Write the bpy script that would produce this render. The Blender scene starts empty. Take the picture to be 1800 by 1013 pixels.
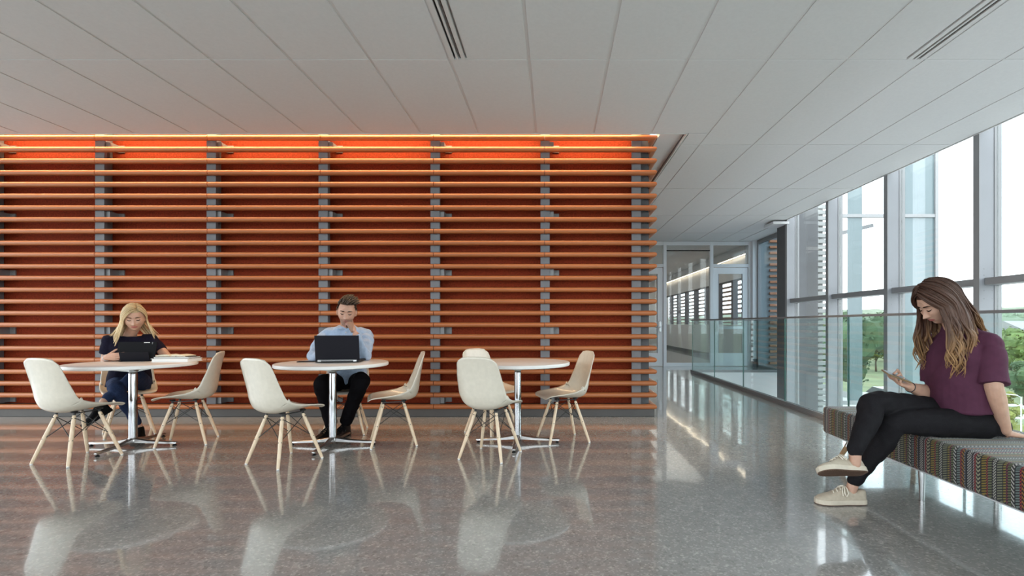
import bpy, bmesh, math, random
import numpy as np
from mathutils import Vector, Matrix, noise as mnoise

random.seed(7)
SC = bpy.context.scene
COL = SC.collection
PI = math.pi

# ------------------------------------------------------------------ camera
F = 878.0                       # focal length in pixels of the 1800x1013 frame
EYE = 1.08
cam_d = bpy.data.cameras.new('camera')
cam_d.sensor_fit = 'HORIZONTAL'; cam_d.sensor_width = 36.0
cam_d.lens = 36.0 * F / 1800.0
cam_d.shift_x = -75.0 / 1800.0
cam_d.shift_y = 63.5 / 1800.0
cam_d.clip_start = 0.05; cam_d.clip_end = 2000
cam = bpy.data.objects.new('camera', cam_d); COL.objects.link(cam)
cam.location = (0, 0, EYE); cam.rotation_euler = (PI / 2, 0, 0)
SC.camera = cam

# ------------------------------------------------------------------ sky, light, exposure
SC.view_settings.view_transform = 'Standard'
SC.view_settings.look = 'None'
SC.view_settings.gamma = 1.0
SC.view_settings.use_curve_mapping = False
SC.view_settings.exposure = 0.1
SC.cycles.use_denoising = True
SC.cycles.max_bounces = 9
SC.cycles.diffuse_bounces = 5
SC.cycles.glossy_bounces = 4
SC.cycles.transparent_max_bounces = 24
SC.cycles.sample_clamp_indirect = 6.0
SC.cycles.caustics_reflective = False
SC.cycles.caustics_refractive = False

world = bpy.data.worlds.new('sky'); SC.world = world
world.use_nodes = True
wn = world.node_tree.nodes; wl = world.node_tree.links
wn.clear()
w_out = wn.new('ShaderNodeOutputWorld'); w_bg = wn.new('ShaderNodeBackground')
w_tc = wn.new('ShaderNodeTexCoord'); w_map = wn.new('ShaderNodeMapping')
w_map.inputs['Scale'].default_value = (1.0, 1.0, 3.0)
w_noise = wn.new('ShaderNodeTexNoise'); w_noise.inputs['Scale'].default_value = 2.2
w_noise.inputs['Detail'].default_value = 5.0
w_ramp = wn.new('ShaderNodeValToRGB')
w_ramp.color_ramp.elements[0].position = 0.35; w_ramp.color_ramp.elements[0].color = (0.80, 0.89, 1.0, 1)
w_ramp.color_ramp.elements[1].position = 0.62; w_ramp.color_ramp.elements[1].color = (1.0, 1.0, 1.0, 1)
wl.new(w_tc.outputs['Generated'], w_map.inputs['Vector'])
wl.new(w_map.outputs['Vector'], w_noise.inputs['Vector'])
wl.new(w_noise.outputs['Fac'], w_ramp.inputs['Fac'])
wl.new(w_ramp.outputs['Color'], w_bg.inputs['Color'])
w_bg.inputs['Strength'].default_value = 4.5
wl.new(w_bg.outputs['Background'], w_out.inputs['Surface'])

def area(name, loc, rot, sx, sy, energy=0.0, color=(1, 1, 1), portal=False):
    d = bpy.data.lights.new(name, 'AREA'); d.shape = 'RECTANGLE'; d.size = sx; d.size_y = sy
    d.energy = energy; d.color = color
    if portal: d.cycles.is_portal = True
    o = bpy.data.objects.new(name, d); COL.objects.link(o)
    o.location = loc; o.rotation_euler = rot
    return o

# daylight enters through the glass walls: sky portals
area('sky_portal_side', (4.95, 2.4, 0.2), (0, PI / 2, 0), 7.6, 16.6, portal=True)
area('sky_portal_rear', (-1.6, -2.9, 1.65), (PI / 2, 0, 0), 12.6, 3.2, portal=True)
area('sky_portal_left', (-7.95, 1.5, 1.65), (0, -PI / 2, 0), 3.2, 8.8, portal=True)

# ------------------------------------------------------------------ materials
MATS = {}
def new_mat(name):
    m = bpy.data.materials.new(name); m.use_nodes = True
    m.node_tree.nodes.clear()
    MATS[name] = m
    return m, m.node_tree.nodes, m.node_tree.links

def pbr(name, color, rough=0.5, metal=0.0, var=0.0, scale=8.0, bump=0.0, bscale=60.0, spec=0.5, coat=0.0,
        stretch=(1, 1, 1), emit=None, estr=0.0, rvar=0.0, sheen=0.0, sss=0.0):
    m, n, l = new_mat(name)
    out = n.new('ShaderNodeOutputMaterial'); b = n.new('ShaderNodeBsdfPrincipled')
    l.new(b.outputs[0], out.inputs[0])
    b.inputs['Base Color'].default_value = (*color, 1)
    b.inputs['Roughness'].default_value = rough
    b.inputs['Metallic'].default_value = metal
    b.inputs['Specular IOR Level'].default_value = spec
    b.inputs['Coat Weight'].default_value = coat
    b.inputs['Coat Roughness'].default_value = 0.1
    if sheen: b.inputs['Sheen Weight'].default_value = sheen
    if sss:
        b.inputs['Subsurface Weight'].default_value = sss
        b.inputs['Subsurface Radius'].default_value = (0.012, 0.005, 0.003)
        b.inputs['Subsurface Scale'].default_value = 0.6
    if emit:
        b.inputs['Emission Color'].default_value = (*emit, 1); b.inputs['Emission Strength'].default_value = estr
    if var > 0 or bump > 0 or rvar > 0:
        tc = n.new('ShaderNodeTexCoord'); mp = n.new('ShaderNodeMapping'); mp.inputs['Scale'].default_value = stretch
        l.new(tc.outputs['Object'], mp.inputs['Vector'])
    if var > 0:
        t = n.new('ShaderNodeTexNoise'); t.inputs['Scale'].default_value = scale; t.inputs['Detail'].default_value = 5
        l.new(mp.outputs[0], t.inputs['Vector'])
        r = n.new('ShaderNodeValToRGB')
        r.color_ramp.elements[0].position = 0.3; r.color_ramp.elements[1].position = 0.7
        r.color_ramp.elements[0].color = (*[max(0, c * (1 - var)) for c in color], 1)
        r.color_ramp.elements[1].color = (*[min(1, c * (1 + var)) for c in color], 1)
        l.new(t.outputs['Fac'], r.inputs['Fac']); l.new(r.outputs['Color'], b.inputs['Base Color'])
    if rvar > 0:
        t = n.new('ShaderNodeTexNoise'); t.inputs['Scale'].default_value = scale * 2; t.inputs['Detail'].default_value = 4
        l.new(mp.outputs[0], t.inputs['Vector'])
        mr = n.new('ShaderNodeMapRange'); mr.inputs['To Min'].default_value = max(0, rough - rvar); mr.inputs['To Max'].default_value = rough + rvar
        l.new(t.outputs['Fac'], mr.inputs['Value']); l.new(mr.outputs[0], b.inputs['Roughness'])
    if bump > 0:
        t = n.new('ShaderNodeTexNoise'); t.inputs['Scale'].default_value = bscale; t.inputs['Detail'].default_value = 4
        l.new(mp.outputs[0], t.inputs['Vector'])
        bp = n.new('ShaderNodeBump'); bp.inputs['Strength'].default_value = bump; bp.inputs['Distance'].default_value = 0.002
        l.new(t.outputs['Fac'], bp.inputs['Height']); l.new(bp.outputs[0], b.inputs['Normal'])
    return m

def thin_glass(name, tint, gloss=1.0, rough=0.0, ior=1.45):
    m, n, l = new_mat(name)
    out = n.new('ShaderNodeOutputMaterial'); mix = n.new('ShaderNodeMixShader')
    tr = n.new('ShaderNodeBsdfTransparent'); tr.inputs['Color'].default_value = (*tint, 1)
    gl = n.new('ShaderNodeBsdfGlossy'); gl.inputs['Roughness'].default_value = rough
    gl.inputs['Color'].default_value = (gloss, gloss, gloss, 1)
    lw = n.new('ShaderNodeLayerWeight'); lw.inputs['Blend'].default_value = 0.5
    pw = n.new('ShaderNodeMath'); pw.operation = 'POWER'; pw.inputs[1].default_value = 5.0
    ma = n.new('ShaderNodeMath'); ma.operation = 'MULTIPLY_ADD'; ma.inputs[1].default_value = 0.75; ma.inputs[2].default_value = 0.035
    l.new(lw.outputs['Facing'], pw.inputs[0]); l.new(pw.outputs[0], ma.inputs[0])
    l.new(ma.outputs[0], mix.inputs[0]); l.new(tr.outputs[0], mix.inputs[1]); l.new(gl.outputs[0], mix.inputs[2])
    l.new(mix.outputs[0], out.inputs[0])
    return m

def floor_mat():
    m, n, l = new_mat('polished_concrete')
    out = n.new('ShaderNodeOutputMaterial'); b = n.new('ShaderNodeBsdfPrincipled'); l.new(b.outputs[0], out.inputs[0])
    tc = n.new('ShaderNodeTexCoord')
    def noise(scale, det=4):
        t = n.new('ShaderNodeTexNoise'); t.inputs['Scale'].default_value = scale; t.inputs['Detail'].default_value = det
        l.new(tc.outputs['Object'], t.inputs['Vector']); return t
    big = noise(0.55, 5); mid = noise(9.0, 6)
    v = n.new('ShaderNodeTexVoronoi'); v.inputs['Scale'].default_value = 62.0
    l.new(tc.outputs['Object'], v.inputs['Vector'])
    v2 = n.new('ShaderNodeTexVoronoi'); v2.inputs['Scale'].default_value = 120.0
    l.new(tc.outputs['Object'], v2.inputs['Vector'])
    base = n.new('ShaderNodeValToRGB')
    base.color_ramp.elements[0].position = 0.3; base.color_ramp.elements[0].color = (0.30, 0.293, 0.282, 1)
    base.color_ramp.elements[1].position = 0.75; base.color_ramp.elements[1].color = (0.36, 0.352, 0.34, 1)
    l.new(big.outputs['Fac'], base.inputs['Fac'])
    m1 = n.new('ShaderNodeMixRGB'); m1.blend_type = 'MULTIPLY'; m1.inputs[0].default_value = 0.5
    l.new(base.outputs['Color'], m1.inputs[1])
    r2 = n.new('ShaderNodeValToRGB'); r2.color_ramp.elements[0].color = (0.6, 0.6, 0.6, 1); r2.color_ramp.elements[1].color = (1.25, 1.25, 1.25, 1)
    l.new(mid.outputs['Fac'], r2.inputs['Fac']); l.new(r2.outputs['Color'], m1.inputs[2])
    # pale and dark aggregate
    def specks(vor, lo, hi, thr):
        s = n.new('ShaderNodeSeparateColor'); l.new(vor.outputs['Color'], s.inputs[0])
        r = n.new('ShaderNodeValToRGB'); r.color_ramp.interpolation = 'CONSTANT'
        r.color_ramp.elements[0].position = 0.0; r.color_ramp.elements[0].color = (1, 1, 1, 1)
        r.color_ramp.elements[1].position = thr; r.color_ramp.elements[1].color = (hi, hi, hi * 0.97, 1)
        e = r.color_ramp.elements.new(0.10); e.color = (lo, lo, lo, 1)
        e0 = r.color_ramp.elements.new(0.16); e0.color = (1, 1, 1, 1)
        l.new(s.outputs[0], r.inputs['Fac']); return r
    s1 = specks(v, 0.80, 1.30, 0.86); s2 = specks(v2, 0.78, 1.45, 0.88)
    m2 = n.new('ShaderNodeMixRGB'); m2.blend_type = 'MULTIPLY'; m2.inputs[0].default_value = 0.8
    l.new(m1.outputs[0], m2.inputs[1]); l.new(s1.outputs['Color'], m2.inputs[2])
    m3 = n.new('ShaderNodeMixRGB'); m3.blend_type = 'MULTIPLY'; m3.inputs[0].default_value = 0.8
    l.new(m2.outputs[0], m3.inputs[1]); l.new(s2.outputs['Color'], m3.inputs[2])
    l.new(m3.outputs[0], b.inputs['Base Color'])
    b.inputs['Roughness'].default_value = 0.13
    b.inputs['Specular IOR Level'].default_value = 0.6
    b.inputs['Coat Weight'].default_value = 0.75; b.inputs['Coat Roughness'].default_value = 0.045; b.inputs['Coat IOR'].default_value = 1.55
    wv = noise(2.4, 2)
    bp = n.new('ShaderNodeBump'); bp.inputs['Strength'].default_value = 0.10; bp.inputs['Distance'].default_value = 0.012
    l.new(wv.outputs['Fac'], bp.inputs['Height']); l.new(bp.outputs[0], b.inputs['Normal']); l.new(bp.outputs[0], b.inputs['Coat Normal'])
    mr = n.new('ShaderNodeMapRange'); mr.inputs['To Min'].default_value = 0.07; mr.inputs['To Max'].default_value = 0.22
    l.new(mid.outputs['Fac'], mr.inputs['Value']); l.new(mr.outputs[0], b.inputs['Roughness'])
    return m

def fabric_mat():
    """woven striped upholstery: bands across the bench, small checks inside each band"""
    m, n, l = new_mat('striped_weave')
    out = n.new('ShaderNodeOutputMaterial'); b = n.new('ShaderNodeBsdfPrincipled'); l.new(b.outputs[0], out.inputs[0])
    b.inputs['Roughness'].default_value = 0.85; b.inputs['Specular IOR Level'].default_value = 0.25
    b.inputs['Sheen Weight'].default_value = 0.25
    tc = n.new('ShaderNodeTexCoord'); sp = n.new('ShaderNodeSeparateXYZ'); l.new(tc.outputs['Object'], sp.inputs[0])
    def math_(op, a, bb=None):
        k = n.new('ShaderNodeMath'); k.operation = op
        for i, s in enumerate((a, bb)):
            if s is None: continue
            if isinstance(s, (int, float)): k.inputs[i].default_value = s
            else: l.new(s, k.inputs[i])
        return k.outputs[0]
    y = sp.outputs['Y']; w = math_('ADD', sp.outputs['X'], sp.outputs['Z'])
    per = math_('FRACT', math_('DIVIDE', math_('ADD', y, 10.03), 0.335))
    bands = [(0.00, (0.30, 0.31, 0.20)), (0.085, (0.012, 0.012, 0.016)), (0.10, (0.62, 0.60, 0.52)), (0.155, (0.012, 0.012, 0.016)),
             (0.17, (0.23, 0.25, 0.13)), (0.235, (0.50, 0.06, 0.07)), (0.262, (0.38, 0.27, 0.05)), (0.345, (0.012, 0.012, 0.016)),
             (0.365, (0.48, 0.46, 0.30)), (0.445, (0.52, 0.06, 0.06)), (0.475, (0.60, 0.50, 0.50)), (0.50, (0.012, 0.012, 0.016)),
             (0.52, (0.60, 0.58, 0.52)), (0.60, (0.018, 0.02, 0.035)), (0.635, (0.32, 0.34, 0.36)), (0.66, (0.45, 0.22, 0.05)),
             (0.705, (0.50, 0.05, 0.06)), (0.735, (0.25, 0.33, 0.30)), (0.80, (0.012, 0.012, 0.016)), (0.815, (0.65, 0.62, 0.55)),
             (0.865, (0.20, 0.22, 0.11)), (0.915, (0.30, 0.05, 0.10)), (0.945, (0.38, 0.30, 0.08)), (0.985, (0.012, 0.012, 0.016))]
    r = n.new('ShaderNodeValToRGB'); r.color_ramp.interpolation = 'CONSTANT'
    els = r.color_ramp.elements
    els[0].position = 0; els[0].color = (*bands[0][1], 1)
    els[1].position = bands[-1][0]; els[1].color = (*bands[-1][1], 1)
    for p, c in bands[1:-1]:
        e = els.new(p); e.color = (*c, 1)
    l.new(per, r.inputs['Fac'])
    # coarse check or fine rib by band
    i1 = math_('FLOOR', math_('DIVIDE', y, 0.0062)); j1 = math_('FLOOR', math_('DIVIDE', math_('ADD', w, 20.0), 0.0068))
    chk = math_('MODULO', math_('ABSOLUTE', math_('ADD', i1, j1)), 2.0)
    rib = math_('GREATER_THAN', math_('FRACT', math_('DIVIDE', math_('ADD', math_('ADD', w, 20.0), math_('MULTIPLY', y, 0.35)), 0.0125)), 0.42)
    dia = math_('GREATER_THAN', math_('FRACT', math_('DIVIDE', math_('ADD', math_('ADD', w, 20.0), math_('PINGPONG', math_('ADD', y, 10.0), 0.014)), 0.020)), 0.5)
    pr = n.new('ShaderNodeValToRGB'); pr.color_ramp.interpolation = 'CONSTANT'
    pe = pr.color_ramp.elements
    pe[0].position = 0; pe[0].color = (0, 1, 0, 1); pe[1].position = 0.10; pe[1].color = (1, 0, 0, 1)
    for p, c in ((0.17, (0, 1, 0)), (0.235, (1, 0, 0)), (0.262, (0, 1, 0)), (0.365, (0, 0, 1)), (0.445, (1, 0, 0)), (0.66, (0, 0, 1)),
                 (0.705, (1, 0, 0)), (0.735, (0, 1, 0)), (0.815, (0, 0, 1)), (0.865, (0, 1, 0)), (0.915, (1, 0, 0)), (0.945, (0, 1, 0))):
        e = pe.new(p); e.color = (*c, 1)
    l.new(per, pr.inputs['Fac'])
    ps = n.new('ShaderNodeSeparateColor'); l.new(pr.outputs['Color'], ps.inputs[0])
    mask = math_('ADD', math_('ADD', math_('MULTIPLY', ps.outputs[0], chk), math_('MULTIPLY', ps.outputs[1], rib)), math_('MULTIPLY', ps.outputs[2], dia))
    mx = n.new('ShaderNodeMixRGB'); mx.inputs[1].default_value = (0.012, 0.012, 0.015, 1)
    dk = n.new('ShaderNodeMixRGB'); dk.blend_type = 'MULTIPLY'; dk.inputs[0].default_value = 1.0; dk.inputs[2].default_value = (0.55, 0.55, 0.58, 1)
    l.new(r.outputs['Color'], dk.inputs[1])
    l.new(mask, mx.inputs[0]); l.new(dk.outputs[0], mx.inputs[2]); l.new(mx.outputs[0], b.inputs['Base Color'])
    bp = n.new('ShaderNodeBump'); bp.inputs['Strength'].default_value = 0.4; bp.inputs['Distance'].default_value = 0.0015
    l.new(mask, bp.inputs['Height']); l.new(bp.outputs[0], b.inputs['Normal'])
    return m

def wood_mat(name, c0, c1):
    m, n, l = new_mat(name)
    out = n.new('ShaderNodeOutputMaterial'); b = n.new('ShaderNodeBsdfPrincipled'); l.new(b.outputs[0], out.inputs[0])
    tc = n.new('ShaderNodeTexCoord'); mp = n.new('ShaderNodeMapping'); mp.inputs['Scale'].default_value = (70, 70, 5)
    t = n.new('ShaderNodeTexNoise'); t.inputs['Scale'].default_value = 1.0; t.inputs['Detail'].default_value = 6
    l.new(tc.outputs['Object'], mp.inputs[0]); l.new(mp.outputs[0], t.inputs['Vector'])
    r = n.new('ShaderNodeValToRGB'); r.color_ramp.elements[0].position = 0.35; r.color_ramp.elements[1].position = 0.65
    r.color_ramp.elements[0].color = (*c0, 1); r.color_ramp.elements[1].color = (*c1, 1)
    l.new(t.outputs['Fac'], r.inputs['Fac']); l.new(r.outputs['Color'], b.inputs['Base Color'])
    b.inputs['Roughness'].default_value = 0.4
    return m

floor_mat(); fabric_mat()
pbr('ceiling_white', (0.72, 0.725, 0.73), 0.9, var=0.02, scale=40, bump=0.15, bscale=500, spec=0.2)
pbr('grid_white', (0.70, 0.70, 0.70), 0.55)
pbr('pocket_white', (0.72, 0.71, 0.70), 0.8)
pbr('terracotta', (0.43, 0.145, 0.050), 0.35, var=0.10, scale=3, bump=0.05, bscale=300, spec=0.5, stretch=(0.3, 1, 1))
pbr('red_panel', (0.25, 0.036, 0.013), 0.7, var=0.28, scale=55, bump=0.25, bscale=260, spec=0.08)
pbr('steel_grey', (0.20, 0.20, 0.218), 0.5, metal=0.0, var=0.05, scale=4, spec=0.5)
pbr('dark_grey', (0.085, 0.087, 0.095), 0.55, var=0.1, scale=6)
pbr('plinth_grey', (0.090, 0.086, 0.084), 0.45, var=0.08, scale=3)
pbr('white_paint', (0.72, 0.73, 0.75), 0.6)
pbr('wall_grey', (0.70, 0.705, 0.71), 0.75, var=0.02, scale=5)
pbr('aluminium', (0.30, 0.31, 0.335), 0.5, metal=0.1, var=0.03, scale=2.5)
pbr('aluminium_dark', (0.27, 0.275, 0.285), 0.45, metal=0.2)
pbr('door_metal', (0.78, 0.80, 0.83), 0.45)
pbr('chrome', (0.34, 0.34, 0.355), 0.12, metal=1.0)
pbr('cast_aluminium', (0.40, 0.39, 0.385), 0.28, metal=1.0)
pbr('satin_steel', (0.55, 0.56, 0.57), 0.3, metal=1.0)
pbr('black_metal', (0.012, 0.012, 0.013), 0.45)
pbr('black_plastic', (0.010, 0.010, 0.011), 0.4, spec=0.2, bump=0.1, bscale=900)
pbr('black_fabric_case', (0.008, 0.008, 0.010), 0.7, spec=0.12, bump=0.2, bscale=900)
pbr('laptop_lid', (0.011, 0.011, 0.016), 0.55, var=0.1, scale=300, spec=0.12)
pbr('shell_cream', (0.67, 0.615, 0.52), 0.22, var=0.04, scale=30, spec=0.5, coat=0.25)
pbr('table_white', (0.70, 0.665, 0.64), 0.28, var=0.02, scale=10, spec=0.5)
pbr('table_edge', (0.80, 0.79, 0.77), 0.35)
wood_mat('ash_wood', (0.70, 0.53, 0.36), (0.82, 0.66, 0.49))
wood_mat('leg_wood', (0.30, 0.18, 0.09), (0.40, 0.26, 0.14))
pbr('paper_white', (0.85, 0.85, 0.84), 0.7)
pbr('paper_cream', (0.72, 0.66, 0.52), 0.8, var=0.08, scale=60)
pbr('book_dark', (0.05, 0.035, 0.03), 0.6)
pbr('white_mark', (0.9, 0.9, 0.9), 0.5)
pbr('led_warm', (1, 0.8, 0.6), 0.5, emit=(1.0, 0.62, 0.30), estr=9.0)
pbr('led_corridor', (1, 0.9, 0.8), 0.5, emit=(1.0, 0.80, 0.58), estr=12.0)
thin_glass('clear_glass', (0.96, 0.985, 0.98))
thin_glass('rail_glass', (0.90, 0.955, 0.945))
thin_glass('door_glass', (0.90, 0.935, 0.94), 0.9)
thin_glass('tint_glass', (0.62, 0.70, 0.74), 0.6)
pbr('glass_edge', (0.10, 0.22, 0.20), 0.15)

# ------------------------------------------------------------------ mesh helpers
class MB:
    def __init__(s): s.v = []; s.f = []
    def add(s, verts, faces):
        o = len(s.v); s.v += [tuple(p) for p in verts]; s.f += [tuple(i + o for i in q) for q in faces]; return s
    def box(s, x0, x1, y0, y1, z0, z1):
        return s.add([(x0,y0,z0),(x1,y0,z0),(x1,y1,z0),(x0,y1,z0),(x0,y0,z1),(x1,y0,z1),(x1,y1,z1),(x0,y1,z1)],
                     [(0,3,2,1),(4,5,6,7),(0,1,5,4),(1,2,6,5),(2,3,7,6),(3,0,4,7)])
    def obox(s, c, size, rot):
        hx, hy, hz = size[0]/2, size[1]/2, size[2]/2
        vs = [Vector(c) + rot @ Vector((a*hx, b*hy, d*hz)) for d in (-1,1) for a, b in ((-1,-1),(1,-1),(1,1),(-1,1))]
        return s.add(vs, [(0,3,2,1),(4,5,6,7),(0,1,5,4),(1,2,6,5),(2,3,7,6),(3,0,4,7)])
    def rings(s, rings, cap=True, closed=True):
        n = len(rings[0]); vs = [p for r in rings for p in r]; fs = []
        for i in range(len(rings)-1):
            for j in range(n if closed else n-1):
                k = (j+1) % n
                fs.append((i*n+j, i*n+k, (i+1)*n+k, (i+1)*n+j))
        if cap:
            fs.append(tuple(reversed(range(n)))); fs.append(tuple(range((len(rings)-1)*n, len(rings)*n)))
        return s.add(vs, fs)
    def tube(s, pts, radii, n=10, flat=1.0, up=None):
        """swept tube through pts; radii number or list; flat squashes the second axis"""
        pts = [Vector(p) for p in pts]
        if not isinstance(radii, (list, tuple)): radii = [radii]*len(pts)
        t0 = (pts[1]-pts[0]).normalized()
        a = Vector(up) if up is not None else (Vector((0,0,1)) if abs(t0.z) < 0.9 else Vector((1,0,0)))
        a = (a - t0*a.dot(t0)).normalized()
        rs = []
        for i, p in enumerate(pts):
            t = (pts[min(i+1,len(pts)-1)] - pts[max(i-1,0)])
            if t.length < 1e-9: t = t0
            t.normalize()
            a = a - t*a.dot(t)
            a = a.normalized() if a.length > 1e-6 else t.orthogonal().normalized()
            b = t.cross(a)
            rs.append([p + (a*math.cos(q)*flat + b*math.sin(q))*radii[i] for q in [2*PI*k/n for k in range(n)]])
        return s.rings(rs)
    def lathe(s, prof, n=24, c=(0,0,0)):
        rs = [[(c[0]+r*math.cos(2*PI*k/n), c[1]+r*math.sin(2*PI*k/n), c[2]+z) for k in range(n)] for r, z in prof]
        return s.rings(rs)
    def ball(s, c, r, n=12, m=8, mat=None):
        c = Vector(c); rx, ry, rz = r if isinstance(r, (tuple, list)) else (r, r, r)
        rs = []
        for i in range(1, m):
            th = PI*i/m
            ring = []
            for k in range(n):
                p = Vector((rx*math.sin(th)*math.cos(2*PI*k/n), ry*math.sin(th)*math.sin(2*PI*k/n), -rz*math.cos(th)))
                ring.append(c + (mat @ p if mat is not None else p))
            rs.append(ring)
        o = len(s.v); s.rings(rs, cap=False)
        b = c + (mat @ Vector((0,0,-rz)) if mat is not None else Vector((0,0,-rz)))
        t = c + (mat @ Vector((0,0,rz)) if mat is not None else Vector((0,0,rz)))
        ib = len(s.v); s.v += [tuple(b), tuple(t)]
        for k in range(n):
            s.f.append((ib, o+(k+1)%n, o+k)); s.f.append((ib+1, o+(m-2)*n+k, o+(m-2)*n+(k+1)%n))
        return s
    def extrude(s, poly, axis, a0, a1):
        """poly: list of 2-D points; axis 'x','y' or 'z' is the extrusion axis"""
        def mk(p, a):
            return {'x': (a, p[0], p[1]), 'y': (p[0], a, p[1]), 'z': (p[0], p[1], a)}[axis]
        return s.rings([[mk(p, a0) for p in poly], [mk(p, a1) for p in poly]])
    def mesh(s, name, mat, smooth=False, bevel=0.0, fix=True):
        me = bpy.data.meshes.new(name); me.from_pydata(s.v, [], s.f)
        if fix or bevel > 0:
            bm = bmesh.new(); bm.from_mesh(me)
            bmesh.ops.recalc_face_normals(bm, faces=bm.faces)
            if bevel > 0:
                es = [e for e in bm.edges if len(e.link_faces) == 2 and e.calc_face_angle(0) > 0.6]
                bmesh.ops.bevel(bm, geom=es, offset=bevel, segments=2, affect='EDGES', profile=0.6)
            bm.to_mesh(me); bm.free()
        me.materials.append(MATS[mat])
        if smooth:
            me.polygons.foreach_set('use_smooth', [True]*len(me.polygons))
            if smooth == 'auto':
                me.set_sharp_from_angle(angle=0.7)
        me.update()
        return me
    def build(s, name, mat, parent=None, smooth=False, bevel=0.0, fix=True):
        return link(name, s.mesh(name, mat, smooth, bevel, fix), parent)

def link(name, data, parent=None):
    o = bpy.data.objects.new(name, data); COL.objects.link(o)
    if parent is not None: o.parent = parent
    return o
def tag(o, label, cat, group=None, kind=None):
    o['label'] = label; o['category'] = cat
    if group: o['group'] = group
    if kind: o['kind'] = kind
    return o
def thing(name, label, cat, loc=(0,0,0), rz=0.0, group=None):
    o = link(name, None); o.location = loc; o.rotation_euler = (0, 0, rz)
    return tag(o, label, cat, group)
def struct(name, label, cat, loc=(0,0,0)):
    o = link(name, None); o.location = loc
    tag(o, label, cat); o['kind'] = 'structure'; return o
def setting(o, label, cat):
    tag(o, label, cat); o['kind'] = 'structure'; return o
def dup_tree(root, parent=None):
    c = root.copy(); COL.objects.link(c); c.parent = parent
    for ch in list(root.children): dup_tree(ch, c)
    return c
# ------------------------------------------------------------------ the room
CEIL = 3.186
RAILX = 3.06
WX = 4.69          # inner edge of the glass wall's fins
GX = 4.88          # its glass
# floor slab: main hall, strip up to the railing, far landing
m = MB()
m.box(-8.0, RAILX + 0.07, -3.0, 11.17, -0.35, 0.0)
m.box(-8.0, 5.13, 11.17, 24.0, -0.35, 0.0)
setting(m.build('floor', 'polished_concrete'), 'grey polished concrete floor with pale speckled aggregate', 'floor')
# white slab edge across the opening and the lower storey
setting(MB().box(RAILX + 0.07, 5.3, 11.150, 11.169, -4.4, -0.001).build('wall_void', 'white_paint'), 'white wall face below the landing across the floor opening', 'wall')
setting(MB().box(RAILX + 0.072, RAILX + 0.2, -3.0, 11.17, -4.4, -0.36).build('wall_lower', 'white_paint'), 'white lower storey wall under the railing edge', 'wall')
setting(MB().box(RAILX, 5.2, -3.0, 11.2, -4.6, -4.4).build('floor_lower', 'white_paint'), 'unseen floor of the storey below the railing, pale to bounce daylight up', 'floor')  # unseen; kept whitish so daylight bounces up into the passage

# ---- slatted wall
SY = 5.78          # slat fronts
JX = [-8.0 + 0.06, -6.636, -5.33, -4.025, -2.715, -1.405, -0.118, 1.185]
SZ0, DZ, NS = 3.2515, 0.1362, 24
wall = struct('wall_back', 'wall of horizontal terracotta tube slats over deep red panels', 'wall')
# backing core
MB().box(-8.0, 1.10, 6.06, 12.66, 0.0, 3.42).build('wall_core', 'dark_grey', wall)
for i in range(len(JX) - 1):
    x0, x1 = JX[i], (JX[i+1] if i < len(JX) - 2 else 1.03)
    MB().box(x0 + 0.004, x1 - 0.004, 6.02, 6.058, 0.10, 3.40).build('panel', 'red_panel', wall)
MB().box(-8.0, 1.165, 5.83, 6.05, 0.0, 0.128).build('plinth', 'plinth_grey', wall, bevel=0.004)
MB().box(1.06, 1.165, 6.05, 12.6, 0.0, 0.128).build('plinth', 'plinth_grey', wall, bevel=0.004)
posts = [x for x in JX[1:-1]]
pm = MB().box(-0.054, 0.054, 5.862, 5.90, 0.128, 3.40).box(-0.012, 0.012, 5.90, 6.02, 0.128, 3.40).mesh('post', 'steel_grey')
for x in posts:
    o = link('post', pm, wall); o.location.x = x - 0.012 * (x + 2) / -4 if x < 0 else x
MB().box(0.905, 1.012, 5.862, 5.90, 0.128, 3.40).build('post', 'steel_grey', wall)
MB().box(1.02, 1.118, 5.93, 6.058, 0.128, 3.40).build('corner_post', 'dark_grey', wall)
bm_ = MB().box(0.054, 0.10, 5.885, 5.90, -0.042, 0.042).box(0.085, 0.10, 5.90, 6.02, -0.042, 0.042).box(0.10, 0.165, 6.005, 6.019, -0.042, 0.042)
for zz in (-0.018, 0.018):
    bm_.lathe([(0.006, 0), (0.006, 0.006)], 8, (0, 0, 0)) if False else bm_.box(0.126, 0.137, 5.998, 6.006, zz - 0.005, zz + 0.005)
bmesh_bracket = bm_.mesh('bracket', 'aluminium_dark')
for x in posts:
    for gap in (0, 6, 11, 16, 22):
        o = link('bracket', bmesh_bracket, wall); o.location = (x - (0.012 * (x + 2) / -4 if x < 0 else 0), 0, SZ0 - (gap + 0.5) * DZ)
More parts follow.
